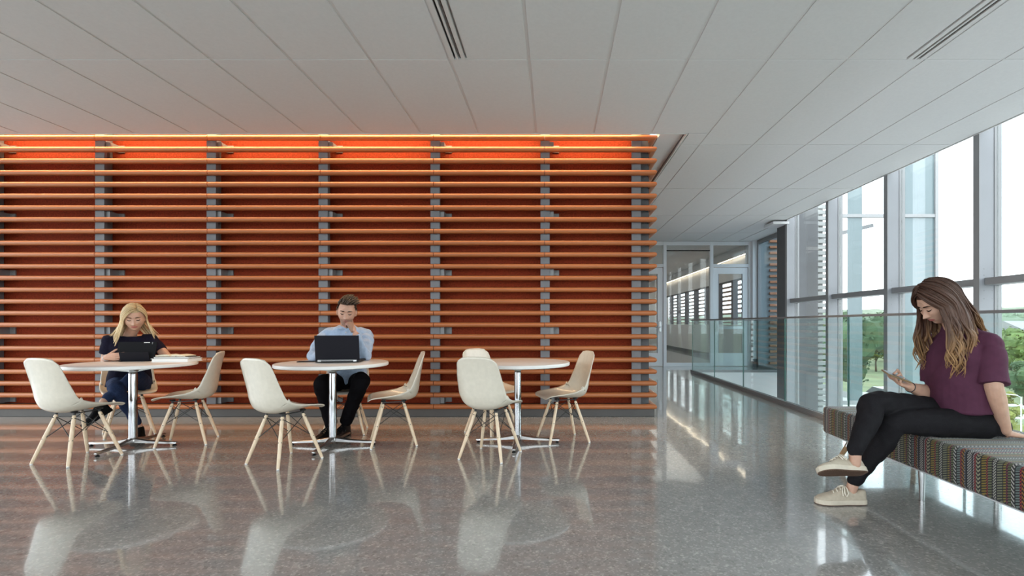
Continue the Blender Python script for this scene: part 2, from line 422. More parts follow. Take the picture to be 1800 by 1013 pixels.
# tube slats: rounded front, flat shelf at the back
def slat_profile():
    pts = []
    h, d = 0.028, 0.074
    for k in range(11):
        a = -PI/2 + PI * k / 10
        pts.append((SY + 0.030 - 0.030 * math.cos(a), h * math.sin(a)))
    pts += [(SY + d - 0.008, h * 0.93), (SY + d, h * 0.6), (SY + d, -h * 0.6), (SY + d - 0.008, -h * 0.93)]
    return pts
prof = slat_profile()
lens = {}
for i in range(len(JX) - 1):
    x0, x1 = JX[i] + 0.003, JX[i+1] - 0.003
    if i < len(JX) - 2:
        me = MB().extrude(prof, 'x', x0, x1).mesh('slat', 'terracotta', smooth='auto')
        end = None
    else:
        # mitred end: each profile point is cut on the diagonal, its twin runs back along the corridor
        r1 = [(x0, p[0], p[1]) for p in prof]; r2 = [(1.185 - (p[0] - SY), p[0], p[1]) for p in prof]
        me = MB().rings([r1, r2]).mesh('slat', 'terracotta', smooth='auto')
        e1 = [(1.185 - (p[0] - SY), p[0] + 0.0004, p[1]) for p in prof]; e2 = [(1.185 - (p[0] - SY), 9.2, p[1]) for p in prof]
        end = MB().rings([e1, e2]).mesh('return_slat', 'terracotta', smooth='auto')
        end2 = MB().rings([[(1.185 - (p[0] - SY), 9.206, p[1]) for p in prof], [(1.185 - (p[0] - SY), 12.6, p[1]) for p in prof]]).mesh('return_slat', 'terracotta', smooth='auto')
    for k in range(NS):
        o = link('slat', me, wall); o.location.z = SZ0 - k * DZ
        if end:
            o = link('return_slat', end, wall); o.location.z = SZ0 - k * DZ
            o = link('return_slat', end2, wall); o.location.z = SZ0 - k * DZ

# ---- ceiling: panels with recessed grid, pocket round the slat wall
ceil = struct('ceiling', 'pale grey ceiling of long rectangular acoustic panels in a recessed grid', 'ceiling')
PE, PXE = 5.53, 1.46            # pocket edges
colx = [0.4266 + 0.6320 * k for k in range(-13, 0)] + [0.4266, 1.057, 1.692, 2.318, 2.940, 3.560, 4.175, 4.672]
colx = [-8.0] + [x for x in colx if x > -7.9]
rows = [3.972 + 1.893 * k for k in range(-3, 5)]
GAP = 0.013
def panel(x0, x1, y0, y1, gx=GAP, gy=0.006):
    if x1 - x0 < 0.05 or y1 - y0 < 0.05: return
    a0, a1, b0, b1 = x0 + gx, x1 - gx, y0 + gy, y1 - gy
    MB().box(a0, a1, b0, b1, CEIL, CEIL + 0.02).build('ceiling_panel', 'ceiling_white', ceil, bevel=0.003)
DIFF = [(-0.836, -0.706, 1), (2.795, 2.929, -1)]        # slot diffusers (x0, x1)
for i in range(len(colx) - 1):
    x0, x1 = colx[i], colx[i+1]
    for r in range(-1, len(rows)):
        y0 = rows[r] if r >= 0 else -3.0
        y1 = rows[r+1] if r + 1 < len(rows) else 12.72
        y1 = min(y1, 12.72)
        xa, xb = x0, x1
        if abs(y1 - 3.972) < 0.01:
            for d0, d1, side in DIFF:
                if xa - 0.02 < d0 and d1 < xb + 0.02:
                    if side > 0: xa = d1
                    else: xb = d0
        if y1 <= PE:
            panel(xa, xb, y0, y1)
        elif y0 < PE:
            if xb <= PXE - 0.05: panel(xa, xb, y0, PE - 0.012)
            elif xa >= PXE: panel(xa, xb, y0, y1)
            else:
                panel(xa, xb, y0, PE - 0.012)
                panel(PXE + 0.012, xb, PE - 0.012, y1)
        else:
            if xb <= PXE + 0.05: continue
            panel(max(xa, PXE + 0.012), xb, y0, y1)
panel(4.672, 5.12, 10.47, 12.72)
# grid bars above the joints
for x in colx[1:-1]:
    y1 = PE if x < PXE else 12.72
    MB().box(x - 0.016, x + 0.016, -3.0, y1 - 0.012, CEIL + 0.006, CEIL + 0.03).build('grid_bar', 'grid_white', ceil)
for y in rows:
    x0 = -8.0 if y < PE else PXE + 0.012
    MB().box(x0, 4.672, y - 0.014, y + 0.014, CEIL + 0.005, CEIL + 0.028).build('grid_bar', 'grid_white', ceil)
MB().box(-8.0, 4.74, -3.0, PE, CEIL + 0.03, CEIL + 0.20).box(PXE, 4.74, PE, 12.8, CEIL + 0.03, CEIL + 0.20).box(4.74, 5.3, 10.45, 12.8, CEIL + 0.03, CEIL + 0.2).build('ceiling_slab', 'pocket_white', ceil)
# pocket: trim lips, side boards, lid
MB().box(-8.0, PXE, PE - 0.012, PE, CEIL - 0.004, 3.55).build('pocket_edge', 'pocket_white', ceil)
MB().box(PXE, PXE + 0.012, PE - 0.012, 12.66, CEIL - 0.004, 3.55).build('pocket_edge', 'pocket_white', ceil)
MB().box(-8.0, 1.192, PE, 6.06, 3.55, 3.60).box(1.10, 1.192, 6.06, 12.66, 3.44, 3.60).box(1.192, PXE, PE, 12.66, 3.232, 3.30).build('pocket_lid', 'pocket_white', ceil)
MB().box(4.672, 4.686, -3.0, 10.46, CEIL - 0.006, CEIL + 0.20).build('ceiling_edge_trim', 'grid_white', ceil)
# LED strip in the pocket, washing the slats
def strip(name, label, x0, x1, y0, y1, z, mat='led_warm'):
    t = thing(name, label, 'light strip', (0, 0, 0))
    MB().box(x0, x1, y0, y1, z, z + 0.012).build('channel', 'satin_steel', t)
    MB().box(x0 + 0.002, x1 - 0.002, y0 + 0.003, y1 - 0.003, z - 0.004, z - 0.0005).build('diffuser', mat, t)
    return t
strip('light_strip', 'warm linear light strip hidden in the ceiling pocket above the slats', -7.9, 1.0, 5.685, 5.715, 3.48)
cove = area('cove_glow', (-3.46, 5.70, 3.472), (math.radians(10), 0, 0), 8.9, 0.03, 125.0, (1.0, 0.66, 0.36))

# slot diffusers
for (d0, d1, side), lab in zip(DIFF, ('narrow slot air diffuser in the ceiling in front of the slat wall', 'narrow slot air diffuser in the ceiling toward the glass wall')):
    t = thing('ceiling_diffuser', lab, 'air diffuser', ((d0 + d1) / 2, 3.0, CEIL))
    hw, y0, y1 = (d1 - d0) / 2 - 0.004, -0.92, 0.962
    for a, b in ((-hw, -hw + 0.036), (-0.008, 0.008), (hw - 0.030, hw)):
        MB().box(a, b, y0, y1, -0.006, 0.02).build('flange', 'grid_white', t, bevel=0.002)
    MB().box(-hw, hw, y1, y1 + 0.008, -0.006, 0.02).build('end_cap', 'grid_white', t)
    for a in (-0.028, 0.022):
        MB().box(a, a + 0.006, y0, y1, 0.004, 0.05).build('vane', 'black_metal', t)
    MB().box(-hw, hw, y0, y1, 0.052, 0.056).build('duct', 'black_metal', t)

# ---- glass wall on the right
cw = struct('wall_right', 'tall glass curtain wall with deep pale aluminium fins', 'glass wall')
FY = [5.512 + 1.520 * k for k in range(-5, 4)]
zb, zt = -4.4, 4.3
fm = MB().box(WX, GX - 0.03, 0, 0.052, zb, zt).mesh('fin', 'aluminium', bevel=0.003)
em = MB().box(WX - 0.012, WX, -0.008, 0.072, zb, zt).mesh('fin_cap', 'aluminium_dark')
gm = MB().box(GX - 0.03, GX + 0.05, -0.006, 0.062, zb, zt).mesh('glazing_bar', 'aluminium_dark')
bolts = MB()
for zz in (1.62, 1.69, 1.45, 1.36):
    for xx in (WX + 0.05, WX + 0.14):
        bolts.box(xx - 0.004, xx + 0.004, -0.003, 0.0, zz - 0.004, zz + 0.004)
bom = bolts.mesh('bolt_row', 'aluminium_dark')
for y in FY:
    f = link('fin', fm, cw); f.location.y = y
    g = link('fin_cap', em, f)
    b = link('bolt_row', bom, f); b['kind'] = 'stuff'
    g = link('glazing_bar', gm, cw); g.location.y = y
YS = [-3.0] + FY
for i in range(len(FY)):
    y0, y1 = (FY[i-1] + 0.06 if i else -3.0), FY[i] - 0.006
    for z0, z1 in ((1.59, zt), (-1.6, 1.51), (zb, -1.68)):
        MB().box(GX - 0.008, GX + 0.012, y0, y1, z0, z1).build('glass_pane', 'clear_glass', cw)
    for z in (1.51, -1.68):
        MB().box(WX + 0.05, GX + 0.04, y0, y1, z, z + 0.08).build('transom', 'aluminium_dark', cw, bevel=0.003)
setting(MB().box(WX, 5.35, FY[-1] + 0.075, FY[-1] + 0.46, -4.4, 3.9).build('pillar_end', 'dark_grey'), 'dark grey pillar where the glass wall ends', 'pillar')
setting(MB().box(4.40, WX + 0.03, FY[-1] - 0.02, FY[-1] + 0.42, 3.10, 3.15).build('trim_1', 'white_paint'), 'small white soffit trim at the dark pillar', 'trim')

# ---- glass railing
rail = thing('glass_railing', 'frameless glass railing with thin steel top rail along the floor edge', 'railing', (RAILX, 0, 0))
RY = [-0.66, 0.81, 2.27, 3.73, 5.20, 6.635, 8.10, 9.56, 11.10]
for a, b in zip(RY[:-1], RY[1:]):
    p = MB().box(-0.007, 0.007, a + 0.006, b - 0.006, 0.05, 1.155).build('glass_panel', 'rail_glass', rail)
    for yy in (a + 0.004, b - 0.006):
        MB().box(-0.0072, 0.0072, yy, yy + 0.002, 0.05, 1.155).build('glass_edge', 'glass_edge', p)
MB().box(-0.014, 0.014, RY[0], RY[-1], 1.155, 1.178).build('top_rail', 'aluminium_dark', rail, bevel=0.003)
MB().box(-0.035, 0.035, RY[0], RY[-1], 0.0, 0.022).box(-0.030, -0.010, RY[0], RY[-1], 0.022, 0.062).box(0.010, 0.030, RY[0], RY[-1], 0.022, 0.062).build('base_shoe', 'aluminium_dark', rail)
# return across the opening's far end
r2 = thing('glass_railing', 'short glass railing across the far end of the floor opening', 'railing', (RAILX, 11.20, 0))
p = MB().box(0.02, 1.02, -0.007, 0.007, 0.05, 1.155).build('glass_panel', 'rail_glass', r2)
p = MB().box(1.03, 2.03, -0.007, 0.007, 0.05, 1.155).build('glass_panel', 'rail_glass', r2)
MB().box(-0.01, 2.05, -0.014, 0.014, 1.155, 1.178).build('top_rail', 'aluminium_dark', r2, bevel=0.003)
MB().box(-0.01, 2.05, -0.03, 0.03, 0.0, 0.055).build('base_shoe', 'aluminium_dark', r2)

# ---- door wall at the end of the passage
DY = 12.70
dw = struct('wall_far', 'aluminium framed glass partition with doors at the passage end', 'glass wall')
fr = [(1.10, 1.20, 0, 3.18), (2.765, 2.845, 0, 3.18), (3.955, 4.035, 0, 3.18), (4.93, 5.00, 0, 3.18)]
for a, b, c, d in fr: MB().box(a, b, DY, DY + 0.11, c, d).build('frame_post', 'door_metal', dw, bevel=0.004)
for a, b, c, d in ((1.20, 2.765, 3.09, 3.18), (2.845, 3.955, 3.09, 3.18), (4.035, 4.93, 3.09, 3.18), (1.20, 2.765, 2.53, 2.61), (4.035, 4.93, 2.53, 2.61), (2.845, 3.955, 0.0, 0.09)):
    MB().box(a, b, DY + 0.005, DY + 0.105, c, d).build('frame_rail', 'door_metal', dw, bevel=0.004)
MB().box(2.845, 3.955, DY + 0.05, DY + 0.062, 0.09, 3.09).build('glass_pane', 'door_glass', dw)
MB().box(2.845, 3.955, DY + 0.02, DY + 0.05, 2.94, 2.965).build('blind_rail', 'black_metal', dw)
MB().box(1.20, 2.765, DY + 0.05, DY + 0.062, 2.61, 3.09).build('glass_pane', 'door_glass', dw)
MB().box(4.035, 4.93, DY + 0.05, DY + 0.062, 2.61, 3.09).build('glass_pane', 'door_glass', dw)
def glass_door(name, label, x0, x1, hinge_left, lever):
    d = struct(name, label, 'door', (0, DY + 0.03, 0))
    t = 0.05
    w = 0.13
    MB().box(x0, x0 + w, 0, t, 0.012, 2.52).build('stile', 'door_metal', d, bevel=0.003)
    MB().box(x1 - w, x1, 0, t, 0.012, 2.52).build('stile', 'door_metal', d, bevel=0.003)
    MB().box(x0 + w, x1 - w, 0, t, 2.36, 2.52).build('rail', 'door_metal', d, bevel=0.003)
    MB().box(x0 + w, x1 - w, 0, t, 0.012, 0.34).build('rail', 'door_metal', d, bevel=0.003)
    MB().box(x0 + w, x1 - w, 0.02, 0.03, 0.34, 2.36).build('glass_pane', 'door_glass', d)
    for a, b, c, e in ((x0 + w, x0 + w + 0.012, 0.34, 2.36), (x1 - w - 0.012, x1 - w, 0.34, 2.36)):
        MB().box(a, b, -0.003, t, c, e).build('glazing_bead', 'aluminium_dark', d)
    hx = x1 - 0.065 if hinge_left else x0 + 0.065
    s = -1 if hinge_left else 1
    MB().box(hx - 0.035, hx + 0.035, -0.012, 0, 0.88, 1.16).build('lock_plate', 'satin_steel', d, bevel=0.01)
    if lever:
        MB().tube([(hx, -0.012, 1.0), (hx, -0.06, 1.0), (hx + s*0.02, -0.065, 1.0), (hx + s*0.13, -0.065, 1.0)], 0.010, 8).build('lever_handle', 'satin_steel', d, smooth=True)
    else:
        MB().box(x0 + 0.10, x1 - 0.10, -0.06, -0.02, 0.95, 1.02).build('push_bar', 'satin_steel', d, bevel=0.008)
        MB().box(x0 + 0.03, x0 + 0.10, -0.06, 0.0, 0.93, 1.14).build('bar_end', 'satin_steel', d, bevel=0.008)
    return d
glass_door('door_1', 'grey glass door with lever handle beside the slat wall', 1.82, 2.755, True, True)
glass_door('door_2', 'grey glass door with push bar behind the glass railing', 4.045, 4.92, False, False)
setting(MB().box(1.20, 1.81, DY + 0.03, DY + 0.09, 0, 2.53).build('wall_infill', 'door_metal'), 'grey infill panel beside the lever handle door', 'wall')
setting(MB().box(5.00, 5.17, DY - 0.10, DY + 0.4, 0.0, 3.2).build('pillar_white', 'white_paint'), 'white pillar beside the push bar door', 'pillar')
setting(MB().box(4.99, 5.18, DY - 0.115, DY - 0.10, 0.0, 0.20).build('baseboard_pillar', 'dark_grey'), 'dark base block at the white pillar', 'baseboard')

# side window between pillar and door wall, louvres outside
sw = struct('window_1', 'narrow side window beside the white pillar', 'window')
MB().box(5.13, 5.145, FY[-1] + 0.46, DY - 0.10, 0.05, 3.10).build('glass_pane', 'tint_glass', sw)
for a, b, c, d in ((FY[-1] + 0.46, DY - 0.1, 3.10, 3.19), (FY[-1] + 0.46, DY - 0.1, 0.0, 0.05), (DY - 0.16, DY - 0.10, 0.05, 3.10)):
    MB().box(5.11, 5.19, a, b, c, d).build('window_frame', 'aluminium_dark', sw)

# ---- far corridor behind the glass partition
CY0, CY1, CXR = DY + 0.12, 23.4, 5.13
fc = struct('wall_corridor_right', 'corridor outer wall with a band of louvred windows', 'wall')
MB().box(CXR, CXR + 0.2, CY0 + 0.3, CY1, 0.0, 1.07).build('wall_sill', 'wall_grey', fc)
MB().box(CXR, CXR + 0.2, CY0 + 0.3, CY1, 2.33, 3.3).build('wall_head', 'wall_grey', fc)
MB().box(CXR - 0.015, CXR, CY0 + 0.3, CY1, 0.0, 0.12).build('baseboard', 'dark_grey', fc)
MB().box(CXR - 0.02, CXR + 0.02, CY0 + 0.3, CY1, 2.30, 2.345).build('window_head_trim', 'dark_grey', fc)
yy = CY0 + 0.3
while yy < CY1:
    MB().box(CXR + 0.02, CXR + 0.16, yy, yy + 0.16, 1.07, 2.33).build('window_post', 'steel_grey', fc)
    MB().box(CXR + 0.10, CXR + 0.11, yy + 0.16, yy + 1.3, 1.07, 2.33).build('glass_pane', 'clear_glass', fc)
    for k in range(9):
        MB().box(CXR + 0.22, CXR + 0.29, yy - 0.1, yy + 1.2, 1.10 + k*0.1362, 1.155 + k*0.1362).build('louvre', 'terracotta', fc)
    yy += 1.3
setting(MB().box(-1.0, CXR + 0.2, CY1, CY1 + 0.15, 0.0, 3.3).build('wall_corridor_end', 'wall_grey'), 'pale end wall of the far corridor', 'wall')
setting(MB().box(1.10, 1.25, DY + 0.12, CY1, 0.0, 3.3).build('wall_corridor_left', 'wall_grey'), 'pale inner wall of the far corridor', 'wall')
setting(MB().box(1.10, CXR + 0.2, DY + 0.11, CY1, 3.19, 3.35).build('ceiling_corridor', 'ceiling_white'), 'white ceiling of the far corridor', 'ceiling')
strip('light_strip', 'warm line of light along the corridor wall behind the glass partition', CXR - 0.07, CXR - 0.04, CY0 + 0.4, CY1 - 0.1, 2.95, 'led_corridor')
MB_ = MB().box(CXR - 0.10, CXR, CY0 + 0.4, CY1 - 0.1, 2.962, 3.19); setting(MB_.build('trim_2', 'wall_grey'), 'bulkhead above the corridor light line', 'trim')
area('corridor_fill', (3.2, 18.0, 3.17), (0, 0, 0), 1.8, 9.0, 48.0, (1.0, 0.93, 0.84))  # added fill lamp that brightens the corridor; no fixture belongs to it

# ---- unseen room closure: rear and left walls, glazed to let in more daylight
rw = struct('wall_rear', 'unseen rear wall with aluminium posts, glazed to let in daylight', 'glass wall')
for k in range(11):
    x = -8.0 + k * 1.26
    MB().box(x, x + 0.08, -3.05, -2.90, 0.0, 3.3).build('post', 'aluminium', rw)
    if k < 10: MB().box(x + 0.08, x + 1.26, -3.0, -2.985, 0.06, 3.2).build('glass_pane', 'clear_glass', rw)
MB().box(-8.0, 4.9, -3.05, -2.90, -0.1, 0.06).build('sill', 'aluminium', rw)
MB().box(-8.0, 4.9, -3.05, -2.90, 3.2, 3.4).build('head', 'aluminium', rw)
lw_ = struct('wall_left', 'unseen side wall with aluminium posts, glazed to let in daylight', 'glass wall')
for k in range(8):
    y = -2.9 + k * 1.26
    MB().box(-8.10, -7.98, y, y + 0.08, 0.0, 3.3).build('post', 'aluminium', lw_)
    if k < 7: MB().box(-8.05, -8.035, y + 0.08, y + 1.26, 0.06, 3.2).build('glass_pane', 'clear_glass', lw_)
MB().box(-8.10, -7.98, -2.9, 6.06, -0.1, 0.06).build('sill', 'aluminium', lw_)
MB().box(-8.10, -7.98, -2.9, 6.06, 3.2, 3.6).build('head', 'aluminium', lw_)
# ------------------------------------------------------------------ chairs
def interp(xs, ys, t):
    return float(np.interp(t, xs, ys))
def catmull(pts, n):
    P = [np.array(p, float) for p in pts]; P = [2*P[0]-P[1]] + P + [2*P[-1]-P[-2]]
    out = []
    segs = len(P) - 3
    for i in range(n):
        u = i / (n - 1) * segs; k = min(int(u), segs - 1); t = u - k
        a, b, c, d = P[k:k+4]
        out.append(0.5*((2*b)+(-a+c)*t+(2*a-5*b+4*c-d)*t*t+(-a+3*b-3*c+d)*t**3))
    return out

def shell_mesh():
    prof = catmull([(0.232, 0.408), (0.205, 0.424), (0.13, 0.424), (0.04, 0.412), (-0.05, 0.402), (-0.125, 0.404), (-0.178, 0.432),
                    (-0.202, 0.49), (-0.212, 0.57), (-0.224, 0.66), (-0.239, 0.75), (-0.256, 0.828)], 49)
    us = np.linspace(0, 1, 49)
    hw = lambda u: interp([0, .05, .15, .30, .45, .55, .65, .75, .85, .93, .98, 1], [.150, .195, .212, .226, .232, .230, .222, .208, .192, .176, .158, .125], u)
    lift = lambda u: interp([0, .08, .2, .32, .42, .5, .58, .68, .8, .92, 1], [.002, .008, .028, .062, .098, .115, .108, .075, .042, .020, .010], u)
    NV = 25
    top = []
    for i, u in enumerate(us):
        p = prof[i]; a = prof[max(i-1, 0)]; b = prof[min(i+1, 48)]
        t = (b - a) / np.linalg.norm(b - a)
        nrm = np.array((t[1], -t[0]))          # inward: up on the seat, forward on the back
        if nrm[0] + nrm[1] < 0: nrm = -nrm
        row = []
        for j in range(NV):
            v = -1 + 2 * j / (NV - 1); av = abs(v)
            off = lift(u) * av ** 2.6
            w = hw(u)
            # sides stay nearly upright: width grows slower at the rim
            yy = v * w * (1 - 0.10 * av ** 4 * (lift(u) / 0.115))
            endpull = (0.020 * av ** 4) * (1 if u > 0.97 else (0.5 if u > 0.94 else 0))
            q = p + nrm * off - t * endpull
            row.append((q[0], yy, q[1]))
        top.append(row)
    # offset surface
    P = np.array(top)
    du = np.gradient(P, axis=0); dv = np.gradient(P, axis=1)
    N = np.cross(du, dv); N /= np.linalg.norm(N, axis=2, keepdims=True)
    if N[10, 12, 2] > 0: N = -N
    Q = P + N * 0.007
    mb = MB(); nu = 49
    vs = [tuple(x) for r in P for x in r] + [tuple(x) for r in Q for x in r]
    fs = []; o = nu * NV
    for i in range(nu - 1):
        for j in range(NV - 1):
            a, b, c, d = i*NV+j, i*NV+j+1, (i+1)*NV+j+1, (i+1)*NV+j
            fs.append((a, b, c, d)); fs.append((o+d, o+c, o+b, o+a))
    border = [j for j in range(NV)] + [i*NV+NV-1 for i in range(1, nu)] + [(nu-1)*NV+j for j in range(NV-2, -1, -1)] + [i*NV for i in range(nu-2, 0, -1)]
    for k in range(len(border)):
        a, b = border[k], border[(k+1) % len(border)]
        fs.append((b, a, o+a, o+b))
    mb.add(vs, fs)
    return mb.mesh('seat_shell', 'shell_cream', smooth=True)

def chair_proto():
    root = link('shell_chair', None)
    link('seat_shell', shell_mesh(), root)
    tx, ty, fx, fy, tz = 0.088, 0.092, 0.190, 0.186, 0.372
    cx0 = 0.012
    legpts = {}
    for sx in (1, -1):
        for sy in (1, -1):
            T = Vector((cx0 + sx*tx, sy*ty, tz)); B = Vector((cx0 + sx*fx, sy*fy, 0.006))
            legpts[(sx, sy)] = (T, B)
            at = lambda t, T=T, B=B: T.lerp(B, t)
            lg = MB().tube([at(0), at(0.03), at(0.5), at(0.96), at(1)], [0.0095, 0.0125, 0.0145, 0.0115, 0.010], 12).build('leg', 'ash_wood', root, smooth='auto')
            MB().tube([at(0.985), at(1.015)], [0.0105, 0.0095], 10).build('foot_glide', 'paper_white', lg, smooth='auto')
            for t in (0.06, 0.50):
                MB().ball(at(t) + Vector((0, sy, 0))*0.0125, 0.0045, 8, 6).build('bolt', 'black_metal', lg, smooth=True)
                MB().ball(at(t) + Vector((sx, 0, 0))*0.0125, 0.0045, 8, 6).build('bolt', 'black_metal', lg, smooth=True)
            # shock mount and angled bracket under the shell
            mt = MB()
            mt.lathe([(0.022, 0.0), (0.024, 0.006), (0.018, 0.014)], 14, (T.x, T.y, 0.393))
            mt.tube([T + Vector((0, 0, 0.022)), T + Vector((0, 0, 0.008)), at(0.10)], [0.009, 0.009, 0.005], 8)
            mt.build('shock_mount', 'black_metal', root, smooth='auto')
    keys = [(1, 1), (1, -1), (-1, -1), (-1, 1)]
    for i in range(4):
        a, b = legpts[keys[i]], legpts[keys[(i+1) % 4]]
        for p, q in ((a, b), (b, a)):
            s, e = p[0].lerp(p[1], 0.045), q[0].lerp(q[1], 0.50)
            off = (e - s).cross(Vector((0, 0, 1))).normalized() * (0.0028 if p is a else -0.0028)
            MB().tube([s + off, e + off], 0.0030, 6).build('brace', 'black_metal', root, smooth='auto')
    for q in (-ty, ty): MB().box(cx0 - tx, cx0 + tx, q - 0.008, q + 0.008, 0.384, 0.391).build('seat_bar', 'black_metal', root)
    return root

CH = [  # x, y, facing angle, label
    (-3.80, 3.97, 77, 'cream shell chair with its back to the room at the table holding the tablet'),
    (-3.346, 4.575, 200, 'empty cream shell chair beside the stack of books on the round table'),
    (-4.20, 4.93, -47, 'cream shell chair under the woman with the tablet'),
    (-2.13, 3.925, 64, 'cream shell chair with its back to the room at the laptop table'),
    (-1.45, 4.53, 200, 'empty cream shell chair turned toward the laptop table, seen in profile'),
    (-2.09, 5.00, -74, 'cream shell chair under the man with the laptop'),
    (-0.53, 4.09, 71, 'cream shell chair standing in front of another at the bare table'),
    (-0.64, 5.02, -40, 'cream shell chair half hidden behind another chair at the bare table'),
    (0.087, 4.66, 199, 'cream shell chair standing alone on the open side of the bare table'),
]
CHAIR0 = chair_proto()
for i, (x, y, a, lab) in enumerate(CH):
    o = CHAIR0 if i == 0 else dup_tree(CHAIR0)
    o.location = (x, y, 0); o.rotation_euler = (0, 0, math.radians(a))
    tag(o, lab, 'chair', 'cream shell chairs with wooden legs')

# ------------------------------------------------------------------ tables
TZ = 0.737
def table_proto():
    root = link('round_table', None)
    R = 0.474
    top = MB().lathe([(R - 0.03, TZ - 0.031), (R - 0.006, TZ - 0.031), (R - 0.001, TZ - 0.027), (R, TZ - 0.016), (R - 0.0005, TZ - 0.006), (R - 0.004, TZ - 0.0012)], 96).build('table_edge', 'table_edge', root, smooth='auto')
    MB().lathe([(R - 0.004, TZ - 0.0125), (R - 0.004, TZ - 0.0012), (R - 0.006, TZ)], 96).build('tabletop', 'table_white', root, smooth='auto')
    # spider under the top
    sp = MB()
    for k in range(4):
        a = PI/4 + k*PI/2; d = Vector((math.cos(a), math.sin(a), 0)); n = Vector((-d.y, d.x, 0))
        rs = []
        for t, hw, z0, z1 in ((0.0, 0.030, 0.655, 0.700), (0.10, 0.026, 0.672, 0.704), (0.27, 0.016, 0.695, 0.7055)):
            c = d * t
            rs.append([c - n*hw + Vector((0,0,z0)), c + n*hw + Vector((0,0,z0)), c + n*hw + Vector((0,0,z1)), c - n*hw + Vector((0,0,z1))])
        sp.rings(rs)
    sp.build('top_spider', 'cast_aluminium', root)
    MB().lathe([(0.018, 0.700), (0.019, 0.682), (0.024, 0.66), (0.030, 0.648), (0.033, 0.645)], 24).build('neck', 'satin_steel', root, smooth='auto')
    MB().lathe([(0.0325, 0.048), (0.0325, 0.640), (0.031, 0.646)], 32).build('column', 'chrome', root, smooth='auto')
    for k in range(4):
        a = k*PI/2; d = Vector((math.cos(a), math.sin(a), 0)); n = Vector((-d.y, d.x, 0))
        rs = []
        for t, hw, z0, z1 in ((0.0, 0.026, 0.034, 0.072), (0.05, 0.024, 0.032, 0.066), (0.14, 0.020, 0.026, 0.050), (0.30, 0.016, 0.020, 0.040), (0.372, 0.014, 0.019, 0.036), (0.380, 0.011, 0.022, 0.033)):
            c = d * t; Z = Vector((0, 0, 1))
            rs.append([c - n*hw + Z*z0, c + n*hw + Z*z0, c + n*hw + Z*(z1-0.006), c + n*(hw*0.6) + Z*z1, c - n*(hw*0.6) + Z*z1, c - n*hw + Z*(z1-0.006)])
        arm = MB().rings(rs).build('base_arm', 'cast_aluminium', root, smooth='auto')
        g = d * 0.36
        MB().lathe([(0.016, 0.0), (0.017, 0.006), (0.009, 0.010), (0.007, 0.024)], 12, (g.x, g.y, 0)).build('glide', 'black_plastic', arm, smooth='auto')
    MB().lathe([(0.040, 0.035), (0.043, 0.05), (0.038, 0.066), (0.033, 0.074)], 24).build('hub', 'cast_aluminium', root, smooth='auto')
    return root
TB = [(-3.74, 4.43, 2, 'round white pedestal table carrying the tablet and the books'),
      (-1.985, 4.47, 1, 'round white pedestal table carrying the open laptop'),
      (-0.337, 4.56, -1, 'bare round white pedestal table')]
T0 = table_proto()
for i, (x, y, a, lab) in enumerate(TB):
    o = T0 if i == 0 else dup_tree(T0)
    o.location = (x, y, 0); o.rotation_euler.z = math.radians(a)
    tag(o, lab, 'table', 'round white pedestal tables')

# ------------------------------------------------------------------ tablet, books, laptop, phone on the table
def R3(rx=0, ry=0, rz=0):
    return Matrix.Rotation(rz, 3, 'Z') @ Matrix.Rotation(ry, 3, 'Y') @ Matrix.Rotation(rx, 3, 'X')
tb = thing('tablet', 'black tablet in a folding stand case held by the blonde woman', 'tablet', (-3.87, 4.60, TZ), math.radians(8))
# local: +x to image right, -y toward the viewer; leans back away from the viewer's side
tilt = math.radians(-16)
MB().obox((0, 0.03, 0.092), (0.325, 0.010, 0.178), R3(tilt)).build('case_back', 'black_fabric_case', tb, bevel=0.003)
MB().obox((0, 0.0365, 0.094), (0.30, 0.004, 0.16), R3(tilt)).build('screen', 'black_plastic', tb)
MB().obox((0.005, -0.008, 0.043), (0.245, 0.004, 0.088), R3(math.radians(16))).build('stand_flap', 'laptop_lid', tb, bevel=0.001)
MB().box(-0.12, 0.13, -0.02, 0.06, 0.0, 0.003).build('case_base', 'black_fabric_case', tb)
mk = MB()
for k in range(6):
    mk.obox((0.083 + k*0.0085, 0.0015, 0.172), (0.0065, 0.001, 0.006), R3(tilt))
mk.build('maker_mark', 'white_mark', tb)
lens = MB()
lens.obox((0.150, 0.0005, 0.162), (0.006, 0.002, 0.006), R3(tilt)).obox((0.150, 0.0025, 0.173), (0.006, 0.002, 0.004), R3(tilt))
lens.build('camera_lens', 'satin_steel', tb)

bx, by = -3.475, 4.60
bk = thing('book', 'white paged notebook lying flat under the open book', 'book', (bx, by, TZ), math.radians(-2), 'books stacked on the round table')
MB().box(-0.17, 0.165, -0.085, 0.085, 0.003, 0.027).build('page_block', 'paper_white', bk, bevel=0.003)
MB().box(-0.175, 0.17, -0.09, 0.09, 0.0, 0.003).box(-0.175, 0.17, -0.09, 0.09, 0.027, 0.030).build('cover', 'paper_white', bk)
bk2 = thing('book', 'dark covered notebook in the middle of the book stack', 'book', (bx + 0.004, by, TZ + 0.0305), math.radians(3), 'books stacked on the round table')
MB().box(-0.155, 0.15, -0.08, 0.08, 0.002, 0.013).build('page_block', 'paper_white', bk2, bevel=0.002)
MB().box(-0.16, 0.155, -0.085, 0.085, 0.0, 0.002).box(-0.16, 0.155, -0.085, 0.085, 0.013, 0.015).build('cover', 'book_dark', bk2)
ob = thing('open_book', 'small open book lying on top of the book stack', 'book', (bx - 0.006, by - 0.01, TZ + 0.046), math.radians(-4), 'books stacked on the round table')
